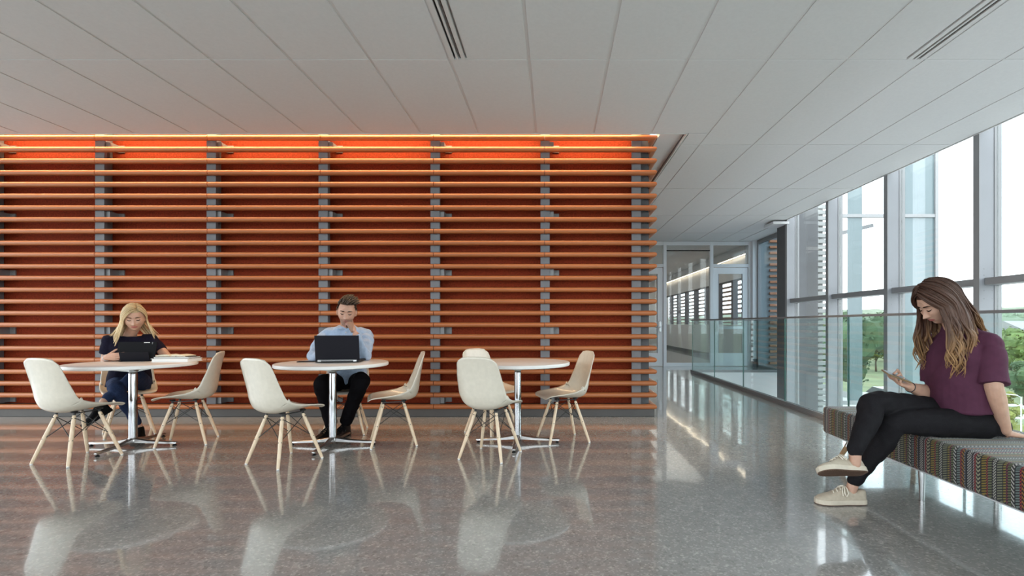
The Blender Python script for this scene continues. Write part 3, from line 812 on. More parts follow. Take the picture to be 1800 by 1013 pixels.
for s in (-1, 1):
    poly = [(0.0, 0.0), (0.02*s, 0.0)] if False else None
    pts = [(0.002*s, 0.002), (0.14*s, 0.002), (0.146*s, 0.010), (0.10*s, 0.018), (0.05*s, 0.021), (0.018*s, 0.017), (0.002*s, 0.006)]
    MB().extrude(pts, 'y', -0.062, 0.062).build('page_half', 'paper_cream', ob, smooth='auto')
MB().box(-0.15, 0.15, -0.066, 0.066, 0.0, 0.002).build('cover', 'book_dark', ob)
pn = thing('pen', 'blue pen lying across the notebook on the round table', 'pen', (bx + 0.085, by - 0.05, TZ + 0.0475), math.radians(30))
MB().tube([(-0.05, 0, 0.004), (0.035, 0, 0.004)], 0.0038, 8).build('barrel', 'pen_blue' if 'pen_blue' in MATS else pbr('pen_blue', (0.05, 0.07, 0.22), 0.35).name, pn, smooth='auto')
MB().tube([(0.035, 0, 0.004), (0.05, 0, 0.004)], [0.0036, 0.001], 8).build('tip', 'satin_steel', pn, smooth='auto')

lp = thing('laptop', 'open black laptop with its lid toward the room', 'laptop', (-1.928, 4.43, TZ), math.radians(8))
W = 0.375
MB().box(-W/2, W/2, 0.0, 0.245, 0.004, 0.022).build('base', 'black_plastic', lp, bevel=0.004)
MB().box(-W/2 + 0.02, W/2 - 0.02, 0.05, 0.15, 0.0222, 0.024).build('keyboard', 'black_metal', lp)
lid = MB().obox((0, 0.012 - math.sin(math.radians(8))*0.115, 0.020 + 0.112), (W, 0.008, 0.224), R3(math.radians(8)))
lid.build('lid', 'laptop_lid', lp, bevel=0.004)
MB().obox((0, 0.0168 - math.sin(math.radians(8))*0.115, 0.020 + 0.112), (W - 0.02, 0.001, 0.2), R3(math.radians(8))).build('screen', 'black_plastic', lp)
MB().tube([(-0.165, 0.004, 0.020), (0.165, 0.004, 0.020)], 0.0085, 10).build('hinge_bar', 'aluminium_dark', lp, smooth='auto')
for s in (-1, 1):
    MB().box(s*0.150 - 0.014, s*0.150 + 0.014, -0.006, 0.004, 0.010, 0.024).build('hinge', 'satin_steel', lp, bevel=0.002)
for x in (-0.10, -0.07, 0.07, 0.10):
    MB().box(x - 0.008, x + 0.008, -0.0006, 0.0, 0.010, 0.016).build('port', 'black_metal', lp)

ph = thing('smartphone', 'dark phone lying flat near the edge of the laptop table', 'phone', (-2.245, 4.52, TZ), math.radians(12))
MB().box(-0.075, 0.075, -0.036, 0.036, 0.0, 0.008).build('case', 'black_plastic', ph, bevel=0.003)
MB().box(-0.071, 0.071, -0.033, 0.033, 0.0081, 0.0086).build('screen', 'black_metal', ph)

# ------------------------------------------------------------------ bench
BX0, BX1, BY0, BY1, BZ0, BZ1 = 2.12, 2.84, 1.50, 3.96, 0.222, 0.432
bench = thing('upholstered_bench', 'long bench in a multicoloured striped weave on short splayed legs', 'bench', ((BX0+BX1)/2, 0, 0))
hw = (BX1-BX0)/2
def rounded_box(x0, x1, y0, y1, z0, z1, r, seg=4):
    bm = bmesh.new(); bmesh.ops.create_cube(bm, size=1)
    for v in bm.verts:
        v.co = Vector(((x0+x1)/2 + v.co.x*(x1-x0), (y0+y1)/2 + v.co.y*(y1-y0), (z0+z1)/2 + v.co.z*(z1-z0)))
    bmesh.ops.bevel(bm, geom=list(bm.edges), offset=r, segments=seg, affect='EDGES', profile=0.5)
    return bm
bmx = rounded_box(-hw, hw, BY0, BY1, BZ0, BZ1, 0.026, 5)
me = bpy.data.meshes.new('cushion'); bmx.to_mesh(me); bmx.free(); me.materials.append(MATS['striped_weave'])
me.polygons.foreach_set('use_smooth', [True]*len(me.polygons)); me.set_sharp_from_angle(angle=0.9)
link('cushion', me, bench)
MB().box(-hw + 0.06, hw - 0.06, BY0 + 0.06, BY1 - 0.06, BZ0 - 0.022, BZ0 + 0.002).build('frame', 'white_paint', bench)
for sx in (-1, 1):
    for y, sy in ((BY1 - 0.16, 1), (3.06, 0), (BY0 + 0.16, -1)):
        T = Vector((sx*(hw - 0.13), y - 0.02*sy, BZ0 - 0.012)); B = Vector((sx*(hw - 0.06), y + 0.07*sy, 0.0))
        if sy == 0: B = Vector((T.x, T.y, 0.0))
        lg = MB().tube([T.lerp(B, 0.30), B], [0.019, 0.014], 14).build('leg', 'leg_wood' if sy else 'satin_steel', bench, smooth='auto')
        MB().tube([T, T.lerp(B, 0.30)], [0.0215, 0.0200], 14).build('leg_socket', 'satin_steel', lg, smooth='auto')
# ------------------------------------------------------------------ outside
GZ = -5.2
pbr('lawn', (0.125, 0.150, 0.075), 0.95, var=0.22, scale=0.35)
pbr('asphalt', (0.16, 0.165, 0.17), 0.9, var=0.1, scale=0.5)
pbr('pavement', (0.44, 0.44, 0.425), 0.9, var=0.06, scale=1)
pbr('leaf_green', (0.105, 0.165, 0.042), 0.8, var=0.35, scale=1.6)
pbr('leaf_yellow', (0.200, 0.215, 0.045), 0.8, var=0.35, scale=1.6)
pbr('leaf_dark', (0.050, 0.095, 0.038), 0.85, var=0.35, scale=1.6)
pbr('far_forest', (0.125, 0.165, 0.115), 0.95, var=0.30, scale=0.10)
pbr('bark', (0.09, 0.07, 0.05), 0.9)
pbr('roof_grey', (0.26, 0.26, 0.27), 0.8, var=0.1, scale=2)
pbr('house_wall', (0.50, 0.48, 0.44), 0.8)
setting(MB().box(-60, 700, -300, 700, GZ - 0.5, GZ).build('ground_lawn', 'lawn'), 'green lawn around the building', 'lawn')
setting(MB().box(-58, 17.5, -120, 34, GZ, GZ + 0.04).build('bounce_paving', 'pavement'), 'pale paving added around the building to bounce neutral daylight', 'pavement')  # added ground: its grey bounce keeps the lawn's green off the ceiling
setting(MB().box(20, 27, -120, 260, GZ, GZ + 0.03).build('road', 'asphalt'), 'grey road crossing the lawn outside', 'road')
setting(MB().box(17.6, 19.0, -120, 260, GZ, GZ + 0.05).build('pavement', 'pavement'), 'pale pavement beside the road outside', 'pavement')
# curving drive
def ribbon(pts, w, z):
    P = catmull(pts, 40); vs = []; fs = []
    for i, p in enumerate(P):
        t = P[min(i+1, 39)] - P[max(i-1, 0)]; t = t / np.linalg.norm(t); n = np.array((-t[1], t[0]))
        for s in (-1, 1):
            q = p + n*w*s/2; vs += [(q[0], q[1], z), (q[0], q[1], z - 0.1)]
    for i in range(39):
        a = i*4
        fs += [(a, a+2, a+6, a+4), (a, a+4, a+5, a+1), (a+2, a+3, a+7, a+6)]
    return MB().add(vs, fs)
setting(ribbon([(16, 60), (20, 44), (27, 37), (38, 36), (60, 40)], 6.0, GZ + 0.06).build('driveway', 'pavement'), 'pale drive curving away from the road', 'driveway')

def hill(name, label, pts, base, thick, mat, seed):
    """a wooded ridge: a strip of terrain with a bumpy canopy on it"""
    vs = []; fs = []
    rnd = random.Random(seed)
    n = 150; mrows = 10
    P = catmull(pts, n)
    for i, p in enumerate(P):
        for j in range(mrows):
            t = j / (mrows - 1)
            prof = math.sin(t * PI * 0.62) / math.sin(PI * 0.62) if t < 0.8 else 1.0
            r = 1 + t * thick
            hgt = base + (p[2] - base) * min(1, prof)
            nz = mnoise.noise(Vector((p[0]*r*0.06, p[1]*r*0.06, seed))) * 2.2 + mnoise.noise(Vector((p[0]*r*0.22, p[1]*r*0.22, seed))) * 1.3
            vs.append((p[0]*r, p[1]*r, hgt + nz * (0.4 + t)))
    for i in range(n-1):
        for j in range(mrows-1):
            a = i*mrows + j; fs.append((a, a+mrows, a+mrows+1, a+1))
    o = MB().add(vs, fs).build(name, mat, smooth=True, fix=False)
    setting(o, label, 'hill'); return o
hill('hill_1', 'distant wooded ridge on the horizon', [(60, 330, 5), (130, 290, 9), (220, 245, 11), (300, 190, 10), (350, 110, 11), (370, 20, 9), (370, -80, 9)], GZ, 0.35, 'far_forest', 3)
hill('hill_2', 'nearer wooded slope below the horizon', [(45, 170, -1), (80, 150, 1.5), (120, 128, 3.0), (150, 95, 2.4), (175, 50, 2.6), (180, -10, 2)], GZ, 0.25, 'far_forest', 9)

def crown_mesh(name, mat, seed, h=1.0, squash=1.0, leaves=1500, cone=False):
    rnd = random.Random(seed); mb = MB()
    blobs = []
    for k in range(16):
        if cone:
            z = rnd.uniform(0.12, 0.95); rr = (1 - z) * 0.30 + 0.03; a = rnd.uniform(0, 2*PI); d = rr * 0.55
            blobs.append((Vector((d*math.cos(a), d*math.sin(a), z)), rr * 0.75))
        else:
            a = rnd.uniform(0, 2*PI); d = rnd.uniform(0, 0.30); z = rnd.uniform(0.34, 0.84); r = rnd.uniform(0.14, 0.22) * (1.1 - abs(z - 0.58))
            blobs.append((Vector((d*math.cos(a), d*math.sin(a), z)), r))
    for c, r in blobs:
        o = len(mb.v); mb.ball(c, (r*0.86*squash, r*0.86*squash, r*0.8), 9, 6)
        for i in range(o, len(mb.v)):
            v = Vector(mb.v[i]); nn = mnoise.noise(v * 9 + Vector((seed, 0, 0))) * 0.05
            mb.v[i] = tuple(v + (v - c).normalized() * nn)
    for k in range(leaves):
        c, r = rnd.choice(blobs)
        d = Vector((rnd.gauss(0, 1), rnd.gauss(0, 1), rnd.gauss(0, 1))).normalized()
        p = c + Vector((d.x*squash, d.y*squash, d.z)) * r * rnd.uniform(0.80, 1.12)
        u = Vector((rnd.gauss(0, 1), rnd.gauss(0, 1), rnd.gauss(0, 1))).normalized() * 0.022
        w = u.cross(d).normalized() * 0.016
        i = len(mb.v); mb.v += [tuple(p - u), tuple(p + w), tuple(p + u), tuple(p - w)]; mb.f.append((i, i+1, i+2, i+3))
    return mb.mesh(name, mat, smooth=False, fix=False)
CR = {}
for k, (mat, s, cone) in enumerate((('leaf_green', 1, False), ('leaf_yellow', 2, False), ('leaf_dark', 3, False), ('leaf_yellow', 5, True), ('leaf_green', 8, False))):
    CR[k] = crown_mesh('crown', mat, s, cone=cone)
trunk_me = MB().tube([(0, 0, 0), (0.01, 0, 0.2), (0, 0.012, 0.45)], [0.026, 0.02, 0.012], 8).tube([(0, 0, 0.28), (0.09, 0.03, 0.48)], [0.012, 0.006], 6).tube([(0, 0, 0.25), (-0.08, 0.04, 0.5)], [0.012, 0.006], 6).mesh('trunk', 'bark', smooth=True)
def tree(px, dist, h, kind, label, group, zb=GZ, wide=1.0):
    X = (px - 975) / F * dist
    t = thing('tree', label, 'tree', (X, dist, zb), random.uniform(0, 6), group)
    c = link('crown', CR[kind], t); c.scale = (h*wide, h*wide, h)
    k = link('trunk', trunk_me, t); k.scale = (h, h, h)
    return t
tree(1777, 27.5, 2.6, 3, 'pale yellow conical conifer on the lawn outside', None, wide=1.1)
for px, d, h, k, w, lab in (
        (1828, 44, 5.8, 0, 1.15, 'broad green tree behind the nearer street lamp'),
        (1776, 54, 6.2, 4, 1.2, 'green tree just behind the shoulder of the person on the bench'),
        (1800, 38, 3.6, 2, 1.0, 'low dark tree behind the street lamps'),
        (1872, 60, 7.0, 1, 1.2, 'tall yellowish tree cut off by the picture edge'),
        (1700, 78, 6.6, 0, 1.2, 'green tree between two glass wall fins behind the seated person'),
        (1742, 63, 5.2, 1, 1.1, 'yellowish tree behind the arm of the seated person'),
        (1540, 66, 5.2, 1, 1.35, 'yellowish tree seen above the phone'),
        (1511, 78, 6.6, 1, 1.25, 'yellow green tree beside the dark tree across the road'),
        (1560, 84, 6.4, 4, 1.25, 'green tree next to the pale fin above the phone'),
        (1498, 40, 7.6, 2, 0.85, 'tall dark tree near the wing of the building'),
        (1437, 46, 7.0, 2, 0.9, 'dark tree behind the open slat screen'),
        (1452, 62, 6.0, 0, 1.0, 'green tree behind the fin by the slat screen'),
        (1608, 70, 6.4, 0, 1.2, 'green tree partly behind the long brown hair')):
    tree(px, d, h, k, lab, 'trees outside the glass wall', wide=w)
# woods: too many trees to count
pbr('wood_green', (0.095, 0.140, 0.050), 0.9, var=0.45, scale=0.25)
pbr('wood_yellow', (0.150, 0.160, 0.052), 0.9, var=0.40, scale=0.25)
pbr('wood_haze_tint', (0.135, 0.180, 0.125), 0.95, var=0.30, scale=0.12)  # distance haze is mixed into this paler, bluer leaf colour
def woods(name, label, mat, n, dmin, dmax, hmin, hmax, seed):
    rnd = random.Random(seed); mb = MB()
    for i in range(n):
        d = rnd.uniform(dmin, dmax); px = rnd.uniform(1330, 1960); X = (px - 975)/F*d; h = rnd.uniform(hmin, hmax)
        for q in range(7):
            a = rnd.uniform(0, 6.3); rr = rnd.uniform(0.1, 0.24)*h
            c = Vector((X + math.cos(a)*rr, d + math.sin(a)*rr, GZ + h*rnd.uniform(0.35, 0.85))); r = h*rnd.uniform(0.15, 0.24)
            o = len(mb.v); mb.ball(c, (r*1.15, r*1.15, r), 10, 7)
            for j in range(o, len(mb.v)):
                v = Vector(mb.v[j]); mb.v[j] = tuple(v + (v - c)*0.55*mnoise.noise(v*1.1 + Vector((i, q, 0))))
        mb.tube([(X, d, GZ), (X, d, GZ + h*0.5)], [0.03*h, 0.015*h], 6)
    o = mb.build(name, mat, fix=False); tag(o, label, 'trees'); o['kind'] = 'stuff'
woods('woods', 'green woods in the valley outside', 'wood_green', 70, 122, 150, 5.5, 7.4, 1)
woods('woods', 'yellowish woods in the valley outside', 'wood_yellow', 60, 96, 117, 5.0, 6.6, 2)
woods('woods', 'woods farthest down the valley, bluish haze painted into their colour', 'wood_haze_tint', 130, 155, 240, 7.0, 10.5, 3)

# a house roof far behind the trees
hs = thing('house', 'grey roofed house among the trees', 'house', ((1795 - 975)/F*82, 82, GZ), 0.5)
MB().box(-6, 6, -4, 4, 0, 4.2).build('walls', 'house_wall', hs)
MB().add([(-6.6, -4.6, 4.2), (6.6, -4.6, 4.2), (6.6, 4.6, 4.2), (-6.6, 4.6, 4.2), (-6.6, 0, 6.8), (6.6, 0, 6.8)], [(0, 1, 5, 4), (2, 3, 4, 5), (0, 4, 3), (1, 2, 5), (0, 3, 2, 1)]).build('roof', 'roof_grey', hs)
# street lamps
def lamp(px, py, dist, label):
    z = EYE + (570 - py)/F*dist
    t = thing('street_lamp', label, 'street lamp', ((px - 975)/F*dist, dist, GZ))
    H = z - GZ
    MB().tube([(0, 0, 0), (0, 0, H*0.5), (0, 0, H - 0.1)], [0.035, 0.03, 0.025], 8).build('pole', 'white_paint', t, smooth='auto')
    MB().tube([(0, 0, H - 0.12), (-0.2, 0, H), (-0.75, 0, H + 0.05)], 0.02, 8).build('arm', 'white_paint', t, smooth=True)
    MB().ball((-1.0, 0, H + 0.05), (0.28, 0.12, 0.06), 10, 6).build('lamp_head', 'white_paint', t, smooth=True)
lamp(1795, 695, 24, 'white street lamp with a curved arm in front of the dark trees')
lamp(1818, 715, 22, 'white street lamp nearer the lawn, cut off by the picture edge')
# cars on the road
pbr('car_red', (0.42, 0.05, 0.05), 0.3); pbr('car_white', (0.6, 0.6, 0.6), 0.3); pbr('car_glass', (0.03, 0.035, 0.04), 0.1); pbr('tyre', (0.02, 0.02, 0.02), 0.8)
def car(x, y, rz, mat, label):
    t = thing('car', label, 'car', (x, y, GZ + 0.03), rz)
    body = [(-2.1, 0.35), (-2.1, 0.8), (-1.9, 0.95), (-1.2, 1.0), (1.0, 0.95), (2.0, 0.8), (2.15, 0.55), (2.1, 0.35)]
    MB().extrude(body, 'y', -0.85, 0.85).build('body', mat, t, bevel=0.05)
    MB().extrude([(-1.5, 0.97), (-1.0, 1.45), (0.2, 1.48), (1.0, 0.97)], 'y', -0.74, 0.74).build('cabin', 'car_glass', t, bevel=0.05)
    for sx in (-1.3, 1.3):
        for sy in (-0.8, 0.8):
            MB().tube([(sx, sy - 0.1, 0.33), (sx, sy + 0.1, 0.33)], 0.33, 16).build('wheel', 'tyre', t, smooth='auto')
car(22.0, 46.0, 1.55, 'car_red', 'red car parked on the road outside')
car(25.0, 38.0, 1.60, 'car_white', 'white car parked on the road outside')
car(22.2, 52.5, 1.57, 'car_white', 'white car behind the red car on the road')

# ------------------------------------------------------------------ the building's other wing, seen through the glass wall
wg = struct('wall_wing', 'glazed wing of the building outside with grey frames', 'glass wall')
WY = 12.55
def at_px(px): return (px - 975)/F*WY
def frosted(name, col, alpha):
    m, n, l = new_mat(name)
    out = n.new('ShaderNodeOutputMaterial'); mix = n.new('ShaderNodeMixShader'); mix.inputs[0].default_value = alpha
    tr = n.new('ShaderNodeBsdfTransparent'); b = n.new('ShaderNodeBsdfPrincipled')
    b.inputs['Base Color'].default_value = (*col, 1); b.inputs['Roughness'].default_value = 0.12
    l.new(tr.outputs[0], mix.inputs[1]); l.new(b.outputs[0], mix.inputs[2]); l.new(mix.outputs[0], out.inputs[0])
frosted('wing_glass', (0.15, 0.20, 0.215), 0.94)
frosted('wing_glass_pale', (0.25, 0.30, 0.32), 0.86)
pbr('wing_panel', (0.24, 0.28, 0.30), 0.5)
pbr('pale_louvre', (0.26, 0.27, 0.27), 0.5)
P_ = at_px
for a in (1648, 1588, 1474):
    MB().box(P_(a) - 0.05, P_(a) + 0.03, WY, WY + 0.12, -5.2, 6.2).build('frame_post', 'aluminium_dark', wg)
MB().box(P_(1474), P_(1648), WY + 0.01, WY + 0.10, 3.77, 3.85).build('frame_rail', 'aluminium_dark', wg)
MB().box(P_(1450), P_(1648), WY + 0.01, WY + 0.10, -0.95, -0.85).build('frame_rail', 'aluminium_dark', wg)
for a, b, m_ in ((1589, 1607, 'wing_glass'), (1607, 1629, 'wing_glass_pale'), (1629, 1647, 'wing_glass'), (1492, 1518, 'wing_glass')):
    for z0, z1 in ((-0.85, 3.77), (3.85, 6.2)):
        MB().box(P_(a), P_(b), WY + 0.05, WY + 0.07, z0, z1).build('glass_pane', m_, wg)
MB().obox((P_(1537), WY + 1.2, 3.62), (1.5, 0.06, 0.10), R3(0, math.radians(-14), 0)).build('inner_brace', 'aluminium_dark', wg)
MB().obox((P_(1618), WY + 0.6, 4.35), (1.0, 0.06, 0.08), R3(0, math.radians(-14), 0)).build('inner_brace', 'aluminium_dark', wg)
# slat screens of the wing
sc = struct('screen_wing', 'terracotta slat screen on the wing outside the side window', 'slat screen')
MB().box(5.22, 5.95, WY + 0.06, WY + 0.16, -3.0, 3.9).build('screen_back', 'wing_panel', sc)
smw = MB().box(P_(1352), 5.95, WY - 0.04, WY + 0.03, -0.030, 0.030).mesh('slat', 'terracotta', bevel=0.010)
sp = struct('screen_open', 'open pale louvre screen on the wing outside', 'slat screen')
for a in (1418, 1431, 1444):
    MB().box(P_(a) - 0.05, P_(a) + 0.05, WY + 0.03, WY + 0.10, -3.0, 4.1).build('post', 'pale_louvre', sp)
lmw = MB().box(P_(1402), P_(1452), WY - 0.04, WY + 0.03, -0.048, 0.048).mesh('louvre', 'pale_louvre', bevel=0.010)
for k in range(44):
    o = link('slat', smw, sc); o.location.z = 3.74 - k*0.1455
    o = link('louvre', lmw, sp); o.location.z = 4.03 - k*0.1455
# ------------------------------------------------------------------ people
pbr('skin_light', (0.56, 0.335, 0.245), 0.48, var=0.08, scale=25, bump=0.06, bscale=400, spec=0.4, sss=0.15)
pbr('skin_man', (0.54, 0.31, 0.225), 0.48, var=0.10, scale=25, bump=0.06, bscale=400, spec=0.4, sss=0.15)
pbr('stubble', (0.33, 0.19, 0.135), 0.6, var=0.2, scale=300)
pbr('lips', (0.42, 0.13, 0.12), 0.4)
pbr('lips_man', (0.36, 0.165, 0.135), 0.5)
pbr('brow_dark', (0.030, 0.017, 0.011), 0.8, spec=0.1)
pbr('brow_blonde', (0.085, 0.048, 0.026), 0.8, spec=0.1)
pbr('lash', (0.008, 0.005, 0.004), 0.8, spec=0.05)
pbr('eye_white', (0.60, 0.58, 0.55), 0.2)
pbr('navy_tee', (0.012, 0.011, 0.024), 0.9, var=0.12, scale=40, bump=0.2, bscale=700, spec=0.1)
pbr('purple_tee', (0.082, 0.024, 0.050), 0.8, var=0.08, scale=30, bump=0.2, bscale=700, spec=0.25)
pbr('blue_shirt', (0.34, 0.44, 0.60), 0.8, var=0.08, scale=60, bump=0.2, bscale=800, sheen=0.1)
pbr('black_jeans', (0.010, 0.009, 0.011), 0.85, var=0.3, scale=200, bump=0.25, bscale=900, spec=0.2)
pbr('black_trousers', (0.005, 0.0045, 0.006), 0.9, spec=0.08, bump=0.2, bscale=700)
pbr('blue_jeans', (0.018, 0.031, 0.078), 0.85, spec=0.15, var=0.25, scale=120, bump=0.25, bscale=900)
pbr('black_suede', (0.007, 0.007, 0.008), 0.85, spec=0.05)
pbr('black_leather', (0.006, 0.006, 0.007), 0.3, spec=0.22)
pbr('cream_canvas', (0.49, 0.42, 0.33), 0.85, var=0.08, scale=50, bump=0.25, bscale=500)
pbr('cream_rubber', (0.60, 0.53, 0.43), 0.6, var=0.08, scale=20)
pbr('sole_brown', (0.13, 0.075, 0.05), 0.8, stretch=(1, 1, 1))
pbr('lace_cream', (0.78, 0.71, 0.60), 0.8)
pbr('hair_tie', (0.02, 0.015, 0.02), 0.6)
pbr('phone_gold', (0.30, 0.21, 0.11), 0.35, metal=0.4)
pbr('button', (0.75, 0.65, 0.5), 0.5)

def hair_mat(name, root, mid, tip):
    m, n, l = new_mat(name)
    out = n.new('ShaderNodeOutputMaterial'); b = n.new('ShaderNodeBsdfPrincipled'); l.new(b.outputs[0], out.inputs[0])
    at = n.new('ShaderNodeAttribute'); at.attribute_name = 'strand'
    sp = n.new('ShaderNodeSeparateColor'); l.new(at.outputs['Color'], sp.inputs[0])
    r = n.new('ShaderNodeValToRGB')
    r.color_ramp.elements[0].position = 0.0; r.color_ramp.elements[0].color = (*root, 1)
    r.color_ramp.elements[1].position = 1.0; r.color_ramp.elements[1].color = (*tip, 1)
    e = r.color_ramp.elements.new(0.55); e.color = (*mid, 1)
    l.new(sp.outputs[0], r.inputs['Fac'])
    # fine strand streaks, varied per lock
    tc = n.new('ShaderNodeTexCoord'); mp = n.new('ShaderNodeMapping'); mp.inputs['Scale'].default_value = (260, 260, 14)
    t = n.new('ShaderNodeTexNoise'); t.inputs['Scale'].default_value = 1.0; t.inputs['Detail'].default_value = 2
    l.new(tc.outputs['Object'], mp.inputs[0]); l.new(mp.outputs[0], t.inputs['Vector'])
    ad = n.new('ShaderNodeMath'); ad.operation = 'MULTIPLY_ADD'; l.new(sp.outputs[1], ad.inputs[0]); ad.inputs[1].default_value = 0.6
    l.new(t.outputs['Fac'], ad.inputs[2])
    mr = n.new('ShaderNodeMapRange'); mr.inputs['From Min'].default_value = 0.2; mr.inputs['From Max'].default_value = 1.2
    mr.inputs['To Min'].default_value = 0.5; mr.inputs['To Max'].default_value = 1.45
    l.new(ad.outputs[0], mr.inputs['Value'])
    mx = n.new('ShaderNodeMixRGB'); mx.blend_type = 'MULTIPLY'; mx.inputs[0].default_value = 1.0
    l.new(r.outputs['Color'], mx.inputs[1]); l.new(mr.outputs[0], mx.inputs[2]); l.new(mx.outputs[0], b.inputs['Base Color'])
    b.inputs['Roughness'].default_value = 0.42; b.inputs['Specular IOR Level'].default_value = 0.25
    return m
hair_mat('hair_blonde', (0.30, 0.20, 0.10), (0.60, 0.46, 0.27), (0.66, 0.52, 0.32))
hair_mat('hair_brown_long', (0.050, 0.025, 0.018), (0.088, 0.045, 0.030), (0.40, 0.225, 0.095))
hair_mat('hair_brown_short', (0.026, 0.016, 0.011), (0.060, 0.038, 0.026), (0.13, 0.088, 0.058))

V = Vector
def limb(mb, pts, radii, n=16, fill=True, flat=1.0, up=None):
    """smooth tapered limb through joints, rounded ends"""
    k = 8 * (len(pts) - 1) + 1
    P = [V(p) for p in catmull(pts, k)]
    R = list(np.interp(np.linspace(0, len(pts) - 1, k), range(len(pts)), radii))
    mb.tube(P, R, n, flat, up)
    if fill:
        mb.ball(P[0], R[0], 12, 8); mb.ball(P[-1], R[-1], 12, 8)
def ring(c, u, v, ru, rv, n=28, p=2.4):
    out = []
    for k in range(n):
        a = 2*PI*k/n; cs, sn = math.cos(a), math.sin(a)
        out.append(V(c) + u*(ru*math.copysign(abs(cs)**(2/p), cs)) + v*(rv*math.copysign(abs(sn)**(2/p), sn)))
    return out
def torso(mb, secs, n=28, p=2.3):
    """secs: (centre, lateral unit vector, front unit vector, half width, half depth); resampled smoothly"""
    k = 6*(len(secs)-1)+1
    C = catmull([s[0] for s in secs], k)
    us = catmull([s[1] for s in secs], k); vs = catmull([s[2] for s in secs], k)
    a = np.interp(np.linspace(0, len(secs)-1, k), range(len(secs)), [s[3] for s in secs])
    b = np.interp(np.linspace(0, len(secs)-1, k), range(len(secs)), [s[4] for s in secs])
    mb.rings([ring(C[i], V(us[i]).normalized(), V(vs[i]).normalized(), a[i], b[i], n, p) for i in range(k)])

def remesh(mb, voxel, smooth=4, name='tmp', factor=0.5):
    me = bpy.data.meshes.new(name); me.from_pydata(mb.v, [], mb.f)
    bm = bmesh.new(); bm.from_mesh(me); bmesh.ops.recalc_face_normals(bm, faces=bm.faces); bm.to_mesh(me); bm.free()
    o = bpy.data.objects.new(name, me); COL.objects.link(o)
    r = o.modifiers.new('r', 'REMESH'); r.mode = 'VOXEL'; r.voxel_size = voxel
    if smooth:
        s = o.modifiers.new('s', 'SMOOTH'); s.factor = factor; s.iterations = smooth
    dg = bpy.context.evaluated_depsgraph_get(); dg.update()
    res = bpy.data.meshes.new_from_object(o.evaluated_get(dg))
    bpy.data.objects.remove(o); bpy.data.meshes.remove(me)
    return res
def coords(me):
    a = np.empty(len(me.vertices)*3); me.vertices.foreach_get('co', a); return a.reshape(-1, 3)
def finish(me, name, mats, parent, base, wrinkle=0.0, wscale=18.0, wdir=(1, 1, 1), seed=0):
    """move into the parent's frame, wrinkle along normals, shade smooth"""
    me.name = name
    P = coords(me)
    if wrinkle > 0:
        N = np.empty(len(me.vertices)*3); me.vertices.foreach_get('normal', N); N = N.reshape(-1, 3)
        S = np.array(wdir) * wscale
        d = np.array([mnoise.noise(V((p[0]*S[0] + seed, p[1]*S[1], p[2]*S[2]))) for p in P])
        d = np.sign(d) * np.abs(d) ** 0.8
        P = P + N * (d * wrinkle)[:, None]
    P = P - np.array(base)
    me.vertices.foreach_set('co', P.ravel())
    me.materials.clear()
    for m in mats: me.materials.append(MATS[m])
    me.polygons.foreach_set('use_smooth', [True]*len(me.polygons)); me.update()
    return link(name, me, parent)

# ---- head in its own frame: x forward, y left, z up, metres; about 0.235 tall
def head_points(male=False, nu=140, nv=110):
    th = np.linspace(0.0, PI, nv)[:, None]; ph = np.linspace(0, 2*PI, nu, endpoint=False)[None, :]
    dx = np.sin(th)*np.cos(ph); dy = np.sin(th)*np.sin(ph); dz = np.cos(th)*np.ones_like(ph)
    jaw = np.clip(-dz, 0, 1)
    x = dx*0.096; y = dy*0.0755; z = dz*0.118
    x = np.where(dx < 0, x*1.04, x)
    # cranium fuller behind, jaw narrows downward, nape drawn in
    y = y*(1 - (0.34 if male else 0.36)*jaw**1.6)*(0.94 if male else 1.0)
    x = np.where(dx < 0, x*(1 - 0.50*jaw**1.2), x*(1 - 0.06*jaw))
    face = np.clip(dx, 0, 1)**0.7
    x = x + np.where(dx > 0, 0.010*jaw**2*np.clip(dx+0.4, 0, 1), 0)
    def g(y0, z0, sy, sz): return np.exp(-((y-y0)/sy)**2 - ((z-z0)/sz)**2)
    # flatten the face plane a little
    x = np.where((dx > 0.55) & (z < 0.05), np.minimum(x, 0.0865 + 0.1*np.clip(0.05 - np.abs(z+0.02), -1, 0)), x)
    add = 0
    s = 1.08 if male else 1.0
    ridge = np.exp(-(y/0.0095)**2) * np.clip((0.018 - z)/0.052, 0, 1)**1.3 * (z > -0.048) * np.clip((z+0.048)/0.012, 0, 1)
    add = add + 0.030*s*ridge
    add = add + 0.010*(g(0.0125, -0.034, 0.007, 0.007) + g(-0.0125, -0.034, 0.007, 0.007))
    add = add - 0.013*(g(0.031, 0.006, 0.017, 0.0115) + g(-0.031, 0.006, 0.017, 0.0115))
    add = add + 0.0075*(g(0.031, 0.004, 0.0125, 0.008) + g(-0.031, 0.004, 0.0125, 0.008))       # closed-down lids
    add = add + (0.0055 if male else 0.003)*(g(0.028, 0.025, 0.024, 0.008) + g(-0.028, 0.025, 0.024, 0.008))
    add = add + 0.005*(g(0.043, -0.022, 0.018, 0.018) + g(-0.043, -0.022, 0.018, 0.018))
    add = add + 0.0065*g(0, -0.0545, 0.019, 0.0050) + 0.0075*g(0, -0.0655, 0.017, 0.0055) - 0.0035*g(0, -0.0600, 0.022, 0.0020)
    add = add - 0.004*g(0, -0.078, 0.016, 0.006) + (0.011 if male else 0.008)*g(0, -0.096, 0.019, 0.014)
    x = x + add*face
    P = np.stack([x, y, z], -1)
    vs = [tuple(p) for p in P[1:-1].reshape(-1, 3)]
    return vs, P
